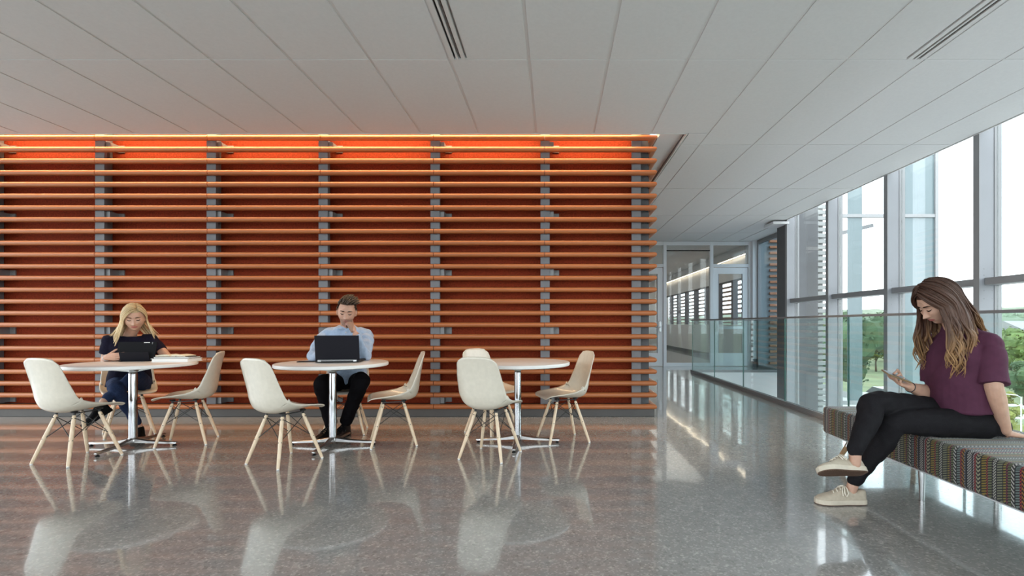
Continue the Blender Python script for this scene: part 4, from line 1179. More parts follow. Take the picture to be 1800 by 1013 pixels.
def head_add(mb, M, male=False, ears=True):
    vs, P = head_points(male)
    nu = P.shape[1]
    rows_ = P[1:-1]
    o = MB(); o.rings([[tuple(p) for p in r] for r in rows_], cap=True)
    if ears:
        for s in (-1, 1):
            rot = Matrix.Rotation(s*0.35, 3, 'Z')
            o.ball((-0.008, s*0.0745, -0.004), (0.017, 0.007, 0.031), 12, 10, rot)
            o.ball((-0.004, s*0.0730, -0.024), (0.010, 0.006, 0.012), 10, 8, rot)
    mb.add([M @ V(p) for p in o.v], o.f)
    return P
class Head:
    """placement of a head plus helpers to lay things on its face"""
    def __init__(s, c, yaw, pitch, roll=0.0, scale=1.0, male=False):
        s.M = Matrix.Translation(V(c)) @ Matrix.Rotation(yaw, 4, 'Z') @ Matrix.Rotation(pitch, 4, 'Y') @ Matrix.Rotation(roll, 4, 'X') @ Matrix.Scale(scale, 4)
        s.inv = s.M.inverted(); s.male = male; s.scale = scale
        P = head_points(male)[1].reshape(-1, 3); s.face = P[P[:, 0] > 0.02]
    def on(s, y, z, off=0.0015):
        d = (s.face[:, 1]-y)**2 + (s.face[:, 2]-z)**2
        k = np.argsort(d)[:4]; x = s.face[k, 0].mean()
        return s.M @ V((x + off, y, z))
    def skull(s, d, k=1.0):
        d = V(d).normalized()
        x = d.x*(0.101 if d.x < 0 else 0.096); z = d.z*0.119
        y = d.y*0.079*(1 - 0.2*max(0, -d.z)**1.5)
        return s.M @ V((x*k, y*k, z*k))

def face_details(person, base, H, brow, eyes_open=0.0):
    B = V(base)
    for sd in (-1, 1):
        pts = [H.on(sd*(0.012 + 0.036*t), 0.0235 + 0.0065*math.sin(t*PI*0.75) - 0.004*t, 0.0022) - B for t in np.linspace(0, 1, 7)]
        MB().tube(pts, [v*H.scale for v in (0.0022, 0.0034, 0.0036, 0.0033, 0.0028, 0.0020, 0.0009)], 6).build('eyebrow', brow, person, smooth=True)
        pts = [H.on(sd*(0.0175 + 0.027*t), 0.0015 - 0.0045*math.sin(t*PI) + 0.002*t, 0.0022) - B for t in np.linspace(0, 1, 7)]
        MB().tube(pts, [v*H.scale for v in (0.0014, 0.0024, 0.0030, 0.0031, 0.0029, 0.0023, 0.0011)], 6).build('eyelash', 'lash', person, smooth=True)

def hand(mb, W, d, n, t, curls=((20, 25, 20),)*4, spread=0.0, thumb=((0.55, 0.55, 0.25), (0.8, 0.2, 0.35)), s=1.0):
    """W wrist, d to fingertips, n out of the palm, t toward the thumb; curls per finger (index first), degrees per joint"""
    d = V(d).normalized(); n = V(n); n = (n - d*n.dot(d)).normalized(); t0 = V(t); t = (t0 - d*t0.dot(d) - n*t0.dot(n)).normalized()
    W = V(W)
    secs = [(0.0, 0.026, 0.019), (0.02, 0.030, 0.018), (0.05, 0.038, 0.0155), (0.075, 0.041, 0.0135), (0.088, 0.038, 0.0105)]
    mb.rings([ring(W + d*(a*s), t, n, b*s, c*s, 20, 2.6) for a, b, c in secs])
    mb.ball(W + d*0.02*s + t*0.018*s + n*0.008*s, 0.019*s, 12, 8)
    L = (0.070, 0.078, 0.073, 0.057); R = (0.0088, 0.0090, 0.0086, 0.0076)
    tips = []
    for i in range(4):
        off = (0.0295 - 0.0200*i)
        base = W + d*((0.082, 0.087, 0.083, 0.074)[i]*s) + t*(off*s)
        ang = math.radians(spread*(1.5 - i))
        dd = (d*math.cos(ang) + t*math.sin(ang)).normalized()
        pts = [base - dd*0.015*s, base]; cur = 0.0
        c = curls[min(i, len(curls)-1)]
        for j, fr in enumerate((0.46, 0.30, 0.24)):
            cur += math.radians(c[j])
            v = dd*math.cos(cur) + n*math.sin(cur)
            pts.append(pts[-1] + v*(L[i]*fr*s))
        r = [R[i]*1.05*s, R[i]*1.05*s, R[i]*s, R[i]*0.92*s, R[i]*0.75*s]
        for j in range(len(pts)-1):
            mb.tube([pts[j], pts[j+1]], [r[j], r[j+1]], 10); mb.ball(pts[j+1], r[j+1], 10, 8)
        tips.append((pts[-1], v))
    p = W + d*0.022*s + t*0.022*s
    r = (0.014*s, 0.0110*s, 0.0095*s, 0.0078*s)
    ln = (0.040*s, 0.032*s, 0.026*s)
    dirs = [thumb[0], thumb[0] if len(thumb) < 3 else thumb[1], thumb[-1]]
    for j in range(3):
        a, b, c = dirs[j]; v = (d*a + t*b + n*c).normalized()
        q = p + v*ln[j]
        mb.tube([p, q], [r[j], r[j+1]], 10); mb.ball(q, r[j+1], 10, 8); p = q
    return tips

def locks_obj(name, locks, mat, parent, base, cap=None):
    """locks: list of (points, width, flat, shade, t0, t1)"""
    mb = MB(); col = []
    if cap:
        mb.add(cap[0], cap[1]); col += [(cap[2], 0.3)]*len(cap[0])
    for pts, w, flat, shade, t0, t1, up in locks:
        o = len(mb.v); n = len(pts)
        rad = [w*(0.55 + 0.45*min(1, 4*i/(n-1)))*(1 - max(0, (i/(n-1) - 0.55)/0.45)**1.6*0.92) for i in range(n)]
        mb.tube(pts, rad, 6, flat, up)
        for i in range(n):
            tt = t0 + (t1 - t0)*i/(n-1)
            col += [(tt, shade)]*6
    B = V(base)
    mb.v = [tuple(V(p) - B) for p in mb.v]
    me = mb.mesh(name, mat, smooth=True, fix=True)
    at = me.attributes.new('strand', 'FLOAT_COLOR', 'POINT')
    at.data.foreach_set('color', np.array([(a, b, 0, 1) for a, b in col], dtype=np.float32).ravel())
    return link(name, me, parent)

def scalp_cap(H, keep, k=1.035, shade=0.15):
    nu, nv = 48, 32; vs = []; idx = {}; fs = []
    for i in range(1, nv):
        for j in range(nu):
            th, ph = PI*i/nv, 2*PI*j/nu
            d = V((math.sin(th)*math.cos(ph), math.sin(th)*math.sin(ph), math.cos(th)))
            idx[(i, j)] = len(vs); vs.append((H.skull(d, k), keep(d)))
    for i in range(1, nv-1):
        for j in range(nu):
            q = [idx[(i, j)], idx[(i, (j+1) % nu)], idx[(i+1, (j+1) % nu)], idx[(i+1, j)]]
            if all(vs[a][1] for a in q): fs.append(tuple(q))
    top = len(vs); vs.append((H.skull((0, 0, 1), k), True))
    for j in range(nu):
        fs.append((top, idx[(1, (j+1) % nu)], idx[(1, j)]))
    return [tuple(v[0]) for v in vs], fs, shade

def slerp_dir(a, b, t):
    a, b = V(a).normalized(), V(b).normalized()
    w = math.acos(max(-1, min(1, a.dot(b))))
    return (a*math.sin((1-t)*w) + b*math.sin(t*w))/math.sin(w) if w > 1e-4 else a

def shoe(person, base, heel, fwd, up, L=0.285, high=False, canvas='cream_canvas', rubber='cream_rubber', outsole='sole_brown', lace='lace_cream', width=1.0):
    """low sneaker or boot; heel = point under the heel, fwd to the toe"""
    f = V(fwd).normalized(); u = V(up); u = (u - f*u.dot(f)).normalized(); l = u.cross(f)
    O = V(heel) - V(base); k = L/0.285
    def pt(x, y, z): return O + f*(x*k) + l*(y*k*width) + u*(z*k)
    outline = [(0.0, 0.022), (0.015, 0.033), (0.06, 0.036), (0.12, 0.037), (0.18, 0.046), (0.22, 0.048), (0.255, 0.041), (0.275, 0.026), (0.285, 0.008)]
    xs = np.linspace(0, 0.285, 26)
    hwid = np.interp(xs, [a for a, b in outline], [b for a, b in outline])
    hwid = np.sqrt(np.clip(hwid, 0.004, 1)**2)
    def slab(z0, z1, grow):
        rs = []
        for x, h in zip(xs, hwid):
            xx = x + (x - 0.14)*0.03*grow/0.003
            rs.append([pt(xx, -(h+grow), z0), pt(xx, (h+grow), z0), pt(xx, (h+grow), z1), pt(xx, -(h+grow), z1)])
        return MB().rings(rs)
    # upper
    top = np.interp(xs, [0, 0.02, 0.05, 0.085, 0.12, 0.16, 0.20, 0.24, 0.27, 0.285], [0.082, 0.086, 0.074, 0.078, 0.098, 0.080, 0.062, 0.052, 0.043, 0.030])
    if high: top = np.interp(xs, [0, 0.02, 0.08, 0.11, 0.14, 0.18, 0.22, 0.26, 0.285], [0.115, 0.128, 0.130, 0.118, 0.090, 0.068, 0.056, 0.045, 0.030])
    rs = []
    for x, h, z in zip(xs, hwid, top):
        pr = []
        for q in range(15):
            a = PI*q/14; pr.append(pt(x, h*0.97*math.copysign(abs(math.cos(a))**0.65, math.cos(a)), 0.020 + (z - 0.020)*math.sin(a)**0.75))
        rs.append(pr)
    sh = MB().rings(rs).build('shoe', canvas, person, smooth='auto')
    slab(0.004, 0.030, 0.0025).build('midsole', rubber, sh, bevel=0.002)
    slab(0.0, 0.0045, 0.0015).build('outsole', outsole, sh)
    if outsole == 'sole_brown':
        for x in np.linspace(0.02, 0.262, 22):
            h = float(np.interp(x, xs, hwid)) - 0.004
            MB().rings([[pt(x, -h, -0.0022), pt(x+0.005, -h, -0.0022), pt(x+0.005, -h, 0.001), pt(x, -h, 0.001)], [pt(x, h, -0.0022), pt(x+0.005, h, -0.0022), pt(x+0.005, h, 0.001), pt(x, h, 0.001)]]).build('tread_bar', 'sole_brown', sh)
    if lace:
        for i, x in enumerate((0.122, 0.142, 0.162, 0.182)):
            z = float(np.interp(x, xs, top)) + 0.004
            MB().tube([pt(x, -0.020, z - 0.006), pt(x, 0, z + 0.001), pt(x + 0.006, 0.020, z - 0.006)], 0.0032*k, 6).build('lace', lace, sh, smooth=True)
        for sd in (-1, 1):
            z = 0.103
            MB().tube([pt(0.118, 0, z), pt(0.128, sd*0.02, z - 0.004), pt(0.138, sd*0.046, z - 0.03), pt(0.130, sd*0.052, z - 0.048), pt(0.118, sd*0.048, z - 0.030), pt(0.114, sd*0.02, z - 0.006), pt(0.118, 0, z)], 0.0032*k, 6).build('lace_bow', lace, sh, smooth=True)
            MB().tube([pt(0.118, 0, z), pt(0.140, sd*0.022, z - 0.010), pt(0.150, sd*0.050, z - 0.044)], 0.0032*k, 6).build('lace_end', lace, sh, smooth=True)
    return sh

def paint_head(me, H, skin_slot, lip_slot, stub_slot=None):
    """lip and stubble faces by where they lie on the face"""
    P = coords(me); inv = np.array(H.inv)
    Q = P @ inv[:3, :3].T + inv[:3, 3]
    n = len(me.polygons); loops = np.empty(len(me.loops), dtype=np.int64); me.loops.foreach_get('vertex_index', loops)
    ls = np.empty(n, dtype=np.int64); me.polygons.foreach_get('loop_start', ls)
    C = (Q[loops[ls]] + Q[loops[ls+2]]) / 2
    idx = np.full(n, skin_slot, dtype=np.int32)
    lip = (C[:, 0] > 0.06) & ((C[:, 1]/0.0235)**2 + ((C[:, 2] + 0.0600)/0.0095)**2 < 1)
    if stub_slot is not None:
        st = (C[:, 0] > -0.01) & (C[:, 2] < -0.045) & (C[:, 2] > -0.125) & (np.abs(C[:, 1]) < 0.07)
        idx[st] = stub_slot
    idx[lip] = lip_slot
    return idx

def set_slots(o, idx): o.data.polygons.foreach_set('material_index', idx); o.data.update()

def hang(H, d0, d1, length, out=0.02, wave=0.008, freq=2.2, phase=0.0, k=1.07, rnd=None, steps=9, drift=(0, 0, 0), curl=0.0):
    """a lock: over the skull from part d0 to rim d1, then falling under gravity"""
    pts = []
    for i in range(8):
        t = i/7
        pts.append(H.skull(slerp_dir(d0, d1, t), k*(1.0 + 0.035*math.sin(t*PI*0.9))))
    p = pts[-1].copy(); c = H.M @ V((0, 0, 0))
    r = (p - c); r.z = 0; r = r.normalized() if r.length > 1e-4 else V((1, 0, 0))
    tang = V((-r.y, r.x, 0))
    tan0 = (pts[-1] - pts[-2]).normalized()
    for i in range(1, steps+1):
        t = i/steps
        g = (tan0*(1-t)**2*0.6 + V((0, 0, -1))).normalized()
        p = p + g*(length/steps)
        w = math.sin(phase + t*freq*PI)*wave*t + math.sin(phase*2.3 + t*freq*1.7*PI)*wave*0.4*t
        pts.append(p + r*(out*math.sin(t*PI*0.75) - curl*t*t) + tang*w + r*w*0.6 + V(drift)*t*t)
    return pts, r

# ================================================================== woman with the tablet
def woman_tablet():
    base = (-4.15, 4.86, 0.0)
    who = thing('person', 'seated person with straight blonde hair in a navy tee and jeans behind the tablet', 'person', base)
    f = V((0.69, -0.72, 0)).normalized(); l = V((-f.y, f.x, 0)); Z = V((0, 0, 1))
    pel = V((-4.17, 4.90, 0.50))
    def at(a, b, z): return V((pel.x, pel.y, 0)) + f*a + l*b + Z*z
    Sr, Sl = at(0.115, -0.155, 0.925), at(0.115, 0.155, 0.925)
    Er, El = V((-4.26, 4.74, 0.725)), V((-3.78, 4.87, 0.745))
    Wr, Wl = V((-4.105, 4.575, 0.775)), V((-3.93, 4.80, 0.768))
    H = Head((-3.985, 4.735, 1.140), math.atan2(-0.80, 0.60), math.radians(17), math.radians(3), 1.07)
    mb = MB()
    head_add(mb, H.M)
    limb(mb, [H.M @ V((-0.022, 0, -0.075)), at(0.125, 0, 0.985), at(0.10, 0, 0.93)], [0.050, 0.050, 0.065])
    torso(mb, [(at(0.0, 0, 0.47), l, f, 0.14, 0.09), (at(0.03, 0, 0.60), l, f, 0.115, 0.085), (at(0.07, 0, 0.76), l, f, 0.125, 0.09), (at(0.10, 0, 0.90), l, f, 0.14, 0.075), (at(0.11, 0, 0.95), l, f, 0.09, 0.05)])
    limb(mb, [Sr, Er, Wr], [0.045, 0.038, 0.026]); limb(mb, [Sl, El, Wl], [0.045, 0.038, 0.026])
    limb(mb, [Er.lerp(Wr, 0.05), Er.lerp(Wr, 0.35), Wr], [0.038, 0.039, 0.025])
    hand(mb, Wr + V((0.008, -0.008, 0.002)), (0.97, 0.10, 0.06), (0.1, 1, 0.1), (0, 0.15, 1), ((14, 18, 14), (10, 16, 14), (12, 18, 14), (16, 20, 16)), 2, ((0.5, 0.55, 0.6), (0.85, 0.25, 0.5)), 0.92)
    hand(mb, Wl, (-0.95, -0.20, 0.03), (0, 0.1, -1), (-0.2, 1, 0), ((16, 22, 18),)*4, 4, ((0.6, 0.7, 0), (0.9, 0.3, 0)), 0.92)
    Hr, Hl = at(0.03, -0.085, 0.50), at(0.03, 0.085, 0.51)
    Kr, Kl = V((-3.985, 4.545, 0.49)), V((-3.945, 4.70, 0.595))
    Ar, Al = V((-3.93, 4.72, 0.12)), V((-4.025, 4.455, 0.39))
    for P3 in ((Hr, Hr.lerp(Kr, 0.5), Kr, Kr.lerp(Ar, 0.4), Ar), (Hl, Hl.lerp(Kl, 0.5), Kl, Kl.lerp(Al, 0.4), Al)): limb(mb, list(P3), [0.05, 0.045, 0.035, 0.032, 0.030])
    me = remesh(mb, 0.0036, 3)
    idx = paint_head(me, H, 0, 1)
    o = finish(me, 'body', ['skin_light', 'lips'], who, base); set_slots(o, idx)
    face_details(who, base, H, 'brow_blonde')
    # tee
    mb = MB()
    torso(mb, [(at(-0.015, 0, 0.475), l, f, 0.185, 0.125), (at(0.01, 0, 0.56), l, f, 0.170, 0.125), (at(0.05, 0, 0.68), l, f, 0.150, 0.115), (at(0.085, 0, 0.80), l, f, 0.165, 0.122), (at(0.105, 0, 0.88), l, f, 0.180, 0.105), (at(0.112, 0, 0.935), l, f, 0.150, 0.078), (at(0.118, 0, 0.962), l, f, 0.088, 0.066)])
    for S, E in ((Sr, Er), (Sl, El)):
        m = S.lerp(E, 0.62)
        mb.ball(S - Z*0.004, 0.058, 14, 10)
        mb.tube([S.lerp(at(0.1, 0, 0.88), 0.3), S, S.lerp(E, 0.3), m], [0.07, 0.060, 0.058, 0.055], 20)
    finish(remesh(mb, 0.006, 5), 'tee_shirt', ['navy_tee'], who, base, 0.006, 16, (1, 1, 0.6), 3)
    # jeans
    mb = MB()
    torso(mb, [(at(-0.02, 0, 0.435), l, f, 0.165, 0.13), (at(-0.01, 0, 0.50), l, f, 0.170, 0.125), (at(0.0, 0, 0.57), l, f, 0.15, 0.11)])
    limb(mb, [Hr, Hr.lerp(Kr, 0.5), Kr, Kr.lerp(Ar, 0.4), Ar.lerp(Kr, 0.10)], [0.088, 0.074, 0.060, 0.052, 0.040], 20)
    limb(mb, [Hl, Hl.lerp(Kl, 0.5), Kl, Kl.lerp(Al, 0.4), Al.lerp(Kl, 0.12)], [0.088, 0.074, 0.060, 0.052, 0.042], 20)
    finish(remesh(mb, 0.006, 4), 'jeans', ['blue_jeans'], who, base, 0.005, 22, (1, 1, 1), 5)
    shoe(who, base, V((-3.945, 4.775, 0.002)), (0.42, -0.90, 0), Z, 0.245, True, 'black_suede', 'black_suede', 'black_metal', None)
    shoe(who, base, Al + V((0.03, 0.055, -0.085)), (-0.45, -0.62, -0.50), (-0.25, -0.5, 0.83), 0.235, True, 'black_suede', 'black_suede', 'black_metal', None)
    # hair: side part on her left, long and straight
    rnd = random.Random(4); locks = []
    part = V((0.35, 0.32, 0.88))
    for i in range(150):
        side = 1 if i % 5 in (0, 1) else -1
        a = math.radians(rnd.uniform(62, 180))*side
        tt = (abs(a) - math.radians(60))/math.radians(120)
        d0 = slerp_dir((0.62, 0.28, 0.74), (-0.55, 0.10, 0.83), min(1, max(0, tt + rnd.uniform(-0.08, 0.08))))
        back = abs(math.degrees(a)) > 118
        lift_ = -0.22 if abs(math.degrees(a)) < 80 else -0.05
        ce = 1.0
        d1 = V((math.cos(a)*ce, math.sin(a)*ce, lift_))
        Ln = rnd.uniform(0.14, 0.20) if not back else rnd.uniform(0.17, 0.23)
        if side < 0 and not back: Ln += 0.03
        if side > 0 and not back: d1 = V((math.cos(max(a, math.radians(88))), math.sin(max(a, math.radians(88))), -0.1))
        pts, r = hang(H, d0, d1, Ln, out=0.012 if not back else 0.02, wave=0.004, phase=rnd.uniform(0, 6), k=1.05 + rnd.uniform(0, 0.05), drift=(l*(0.05*side) + f*0.015) if not back else l*(0.10*side) - f*0.02, curl=0.0)
        locks.append((pts, rnd.uniform(0.008, 0.013), 0.42, rnd.random(), 0.1 + rnd.uniform(0, 0.3), 1.0, r))
    cap = scalp_cap(H, lambda d: (d.z > 0.52 if d.x > 0.35 else (d.z > -0.35 if d.x < -0.15 else d.z > 0.28)), 1.03, 0.35)
    locks_obj('hair', locks, 'hair_blonde', who, base, cap)
    e = H.M @ V((-0.004, 0.084, -0.036)) - V(base)
    MB().ball(e, 0.0045, 8, 6).build('earring', 'satin_steel', who, smooth=True)
    w = Wr - V(base); dd = (Wr - Er).normalized()
    q = w - dd*0.012; a = dd.orthogonal().normalized(); b = dd.cross(a)
    MB().tube([q + (a*math.cos(t) + b*math.sin(t))*0.0285 for t in np.linspace(0, 2*PI, 17)], 0.0028, 6).build('bracelet', 'satin_steel', who, smooth=True)

# ================================================================== man with the laptop
def man_laptop():
    base = (-2.08, 4.98, 0.0)
    who = thing('person', 'seated person with short brown hair in a light blue shirt, hand at the chin', 'person', base)
    f = V((0.28, -0.96, 0)).normalized(); l = V((-f.y, f.x, 0)); Z = V((0, 0, 1))
    pel = V((-2.08, 5.02, 0.51))
    def at(a, b, z): return V((pel.x, pel.y, 0)) + f*a + l*b + Z*z
    Sr, Sl = at(0.10, -0.185, 0.985), at(0.10, 0.195, 0.978)
    Er, El = V((-2.285, 4.72, 0.775)), V((-1.795, 4.735, 0.775))
    Wr, Wl = V((-2.10, 4.62, 0.790)), V((-1.858, 4.665, 0.985))
    H = Head((-1.998, 4.800, 1.196), math.radians(-72), math.radians(15), math.radians(-4), 1.12, True)
    mb = MB()
    head_add(mb, H.M, True)
    limb(mb, [H.M @ V((-0.022, 0, -0.07)), at(0.12, 0.01, 1.06), at(0.09, 0, 1.0)], [0.058, 0.060, 0.075])
    torso(mb, [(at(0, 0, 0.47), l, f, 0.14, 0.10), (at(0.02, 0, 0.62), l, f, 0.13, 0.09), (at(0.06, 0, 0.82), l, f, 0.15, 0.10), (at(0.09, 0, 0.97), l, f, 0.16, 0.08), (at(0.10, 0, 1.03), l, f, 0.10, 0.06)])
    
    for S, E, W_ in ((Sr, Er, Wr), (Sl, El, Wl)):
        limb(mb, [S, E], [0.04, 0.034]); limb(mb, [E, W_], [0.034, 0.029])
    hand(mb, Wr, (0.80, -0.45, 0.0), (0, 0, -1), (0.4, 0.8, 0.1), ((12, 18, 14),)*4, 4, ((0.7, 0.6, 0.1), (0.9, 0.2, 0.2)), 1.0)
    # loose fist under the nose: back of the hand to the viewer, fingers folded toward his mouth
    tips = hand(mb, Wl + V((-0.016, -0.004, 0.024)), (-0.42, 0.02, 0.90), (-0.80, 0.35, -0.48), (-0.30, 0.85, 0.3), ((62, 70, 40), (66, 72, 40), (68, 74, 40), (70, 74, 40)), 0, ((0.75, 0.35, 0.55), (0.35, 0.25, 0.9)), 1.04)
    Hr, Hl = at(0.03, -0.095, 0.505), at(0.03, 0.095, 0.505)
    Kr, Kl = V((-2.125, 4.575, 0.53)), V((-1.805, 4.655, 0.54))
    Ar, Al = V((-2.125, 4.745, 0.12)), V((-2.03, 4.845, 0.12))
    for P3 in ((Hr, Hr.lerp(Kr, 0.5), Kr, Kr.lerp(Ar, 0.45), Ar), (Hl, Hl.lerp(Kl, 0.5), Kl, Kl.lerp(Al, 0.45), Al)): limb(mb, list(P3), [0.05, 0.045, 0.04, 0.036, 0.036])
    me = remesh(mb, 0.0036, 3)
    idx = paint_head(me, H, 0, 1, 2)
    o = finish(me, 'body', ['skin_man', 'lips_man', 'stubble'], who, base); set_slots(o, idx)
    face_details(who, base, H, 'brow_dark')
    mb = MB()
    torso(mb, [(at(-0.02, 0, 0.475), l, f, 0.185, 0.135), (at(0.0, 0, 0.56), l, f, 0.178, 0.130), (at(0.035, 0, 0.72), l, f, 0.172, 0.125), (at(0.07, 0, 0.86), l, f, 0.190, 0.128), (at(0.092, 0, 0.95), l, f, 0.195, 0.112), (at(0.10, 0, 1.015), l, f, 0.150, 0.086), (at(0.110, 0, 1.062), l, f, 0.088, 0.070)])
    for S, E, W_ in ((Sr, Er, Wr), (Sl, El, Wl)):
        mb.ball(S - Z*0.010, 0.058, 14, 10); limb(mb, [at(0.105, 0, 1.0), S - Z*0.008], [0.074, 0.056])
        mb.tube([V(p) for p in catmull([S - Z*0.02, S.lerp(E, 0.25), S.lerp(E, 0.6), E], 14)], list(np.interp(np.linspace(0, 3, 14), range(4), [0.052, 0.062, 0.058, 0.052])), 20)
        mb.ball(E, 0.052, 14, 10)
        mb.tube([E, E.lerp(W_, 0.5), E.lerp(W_, 0.93)], [0.052, 0.047, 0.040], 20)
    finish(remesh(mb, 0.006, 7), 'shirt', ['blue_shirt'], who, base, 0.013, 19, (1, 1, 0.75), 8)
    # cuffs, collar, buttons
    for E, W_ in ((Er, Wr), (El, Wl)):
        d = (W_ - E).normalized(); a, b = E.lerp(W_, 0.80) - V(base), E.lerp(W_, 0.985) - V(base)
        MB().tube([a, a.lerp(b, 0.5), b], [0.043, 0.042, 0.0405], 20).build('cuff', 'blue_shirt', who, smooth='auto')
    for sd in (-1, 1):
        c = at(0.118, 0, 1.045)
        p = []
        for t in np.linspace(0, 1, 9):
            a = math.radians(170 - 158*t)
            p.append(c + l*(sd*math.sin(a)*0.074) + f*(math.cos(a)*-0.0 - math.cos(a)*-1*0.068) + Z*(0.028 - 0.045*t**1.5) - V(base))
        MB().tube(p, [0.010, 0.013, 0.015, 0.016, 0.017, 0.019, 0.021, 0.020, 0.008], 8, 0.45).build('collar', 'blue_shirt', who, smooth=True)
    for z, a in ((1.00, 0.196), (0.955, 0.212), (0.90, 0.216)):
        MB().ball(at(a, 0.004, z) - V(base), 0.0055, 8, 6).build('button', 'button', who, smooth=True)
    mb = MB()
    torso(mb, [(at(-0.03, 0, 0.435), l, f, 0.175, 0.14), (at(-0.02, 0, 0.50), l, f, 0.180, 0.135), (at(0.0, 0, 0.56), l, f, 0.155, 0.115)])
    limb(mb, [Hr, Hr.lerp(Kr, 0.5), Kr, Kr.lerp(Ar, 0.45), Ar.lerp(Kr, 0.05)], [0.096, 0.086, 0.078, 0.068, 0.058], 20)
    limb(mb, [Hl, Hl.lerp(Kl, 0.5), Kl, Kl.lerp(Al, 0.45), Al.lerp(Kl, 0.06)], [0.096, 0.086, 0.080, 0.068, 0.056], 20)
    finish(remesh(mb, 0.0065, 4), 'trousers', ['black_trousers'], who, base, 0.007, 16, (1, 1, 1), 2)
    shoe(who, base, V((-2.11, 4.80, 0.002)), (-0.25, -0.95, 0), Z, 0.275, True, 'black_leather', 'black_leather', 'black_metal', 'black_suede')
    shoe(who, base, V((-2.02, 4.90, 0.002)), (-0.14, -0.98, 0), Z, 0.275, True, 'black_leather', 'black_leather', 'black_metal', 'black_suede')
    # hair: short sides, wavy top swept up and to his left
    rnd = random.Random(9); locks = []
    for i in range(300):
        a = rnd.uniform(-PI, PI); el = rnd.uniform(-0.15, 1.0)**0.8 if rnd.random() < 2 else 0
        el = abs(rnd.uniform(-0.12, 1.0))
        d = V((math.cos(a)*math.sqrt(1-el*el), math.sin(a)*math.sqrt(1-el*el), el))
        if d.x > 0.30 and d.z < 0.62: continue
        if d.x > -0.15 and d.z < 0.18: continue
        top_ = d.z > 0.55
        p0 = H.skull(d, 1.015); nrm = (H.skull(d, 1.2) - p0).normalized()
        R_ = H.M.to_3x3().normalized()
        sweep = R_ @ V((-0.55, 0.55, 0.15)) if top_ else R_ @ V((-0.45, 0, -0.75))
        Ln = rnd.uniform(0.050, 0.072) if top_ else rnd.uniform(0.018, 0.028)
        lift = 0.75 if top_ else 0.28
        if d.x > 0.25 and top_: lift = 1.1
        pts = [p0]
        for j in range(1, 6):
            t = j/5
            v = (nrm*(lift*(1-t*0.9)) + sweep*(0.35 + t*0.8) + V((rnd.uniform(-1, 1), rnd.uniform(-1, 1), rnd.uniform(-1, 1)))*0.12).normalized()
            pts.append(pts[-1] + v*Ln/5)
        locks.append((pts, rnd.uniform(0.006, 0.0095) if top_ else 0.006, 0.6, rnd.random(), 0.2, 0.9, nrm))
    cap = scalp_cap(H, lambda d: (d.z > 0.60 if d.x > 0.30 else (d.z > -0.30 if d.x < -0.2 else d.z > 0.10)), 1.045, 0.3)
    locks_obj('hair', locks, 'hair_brown_short', who, base, cap)

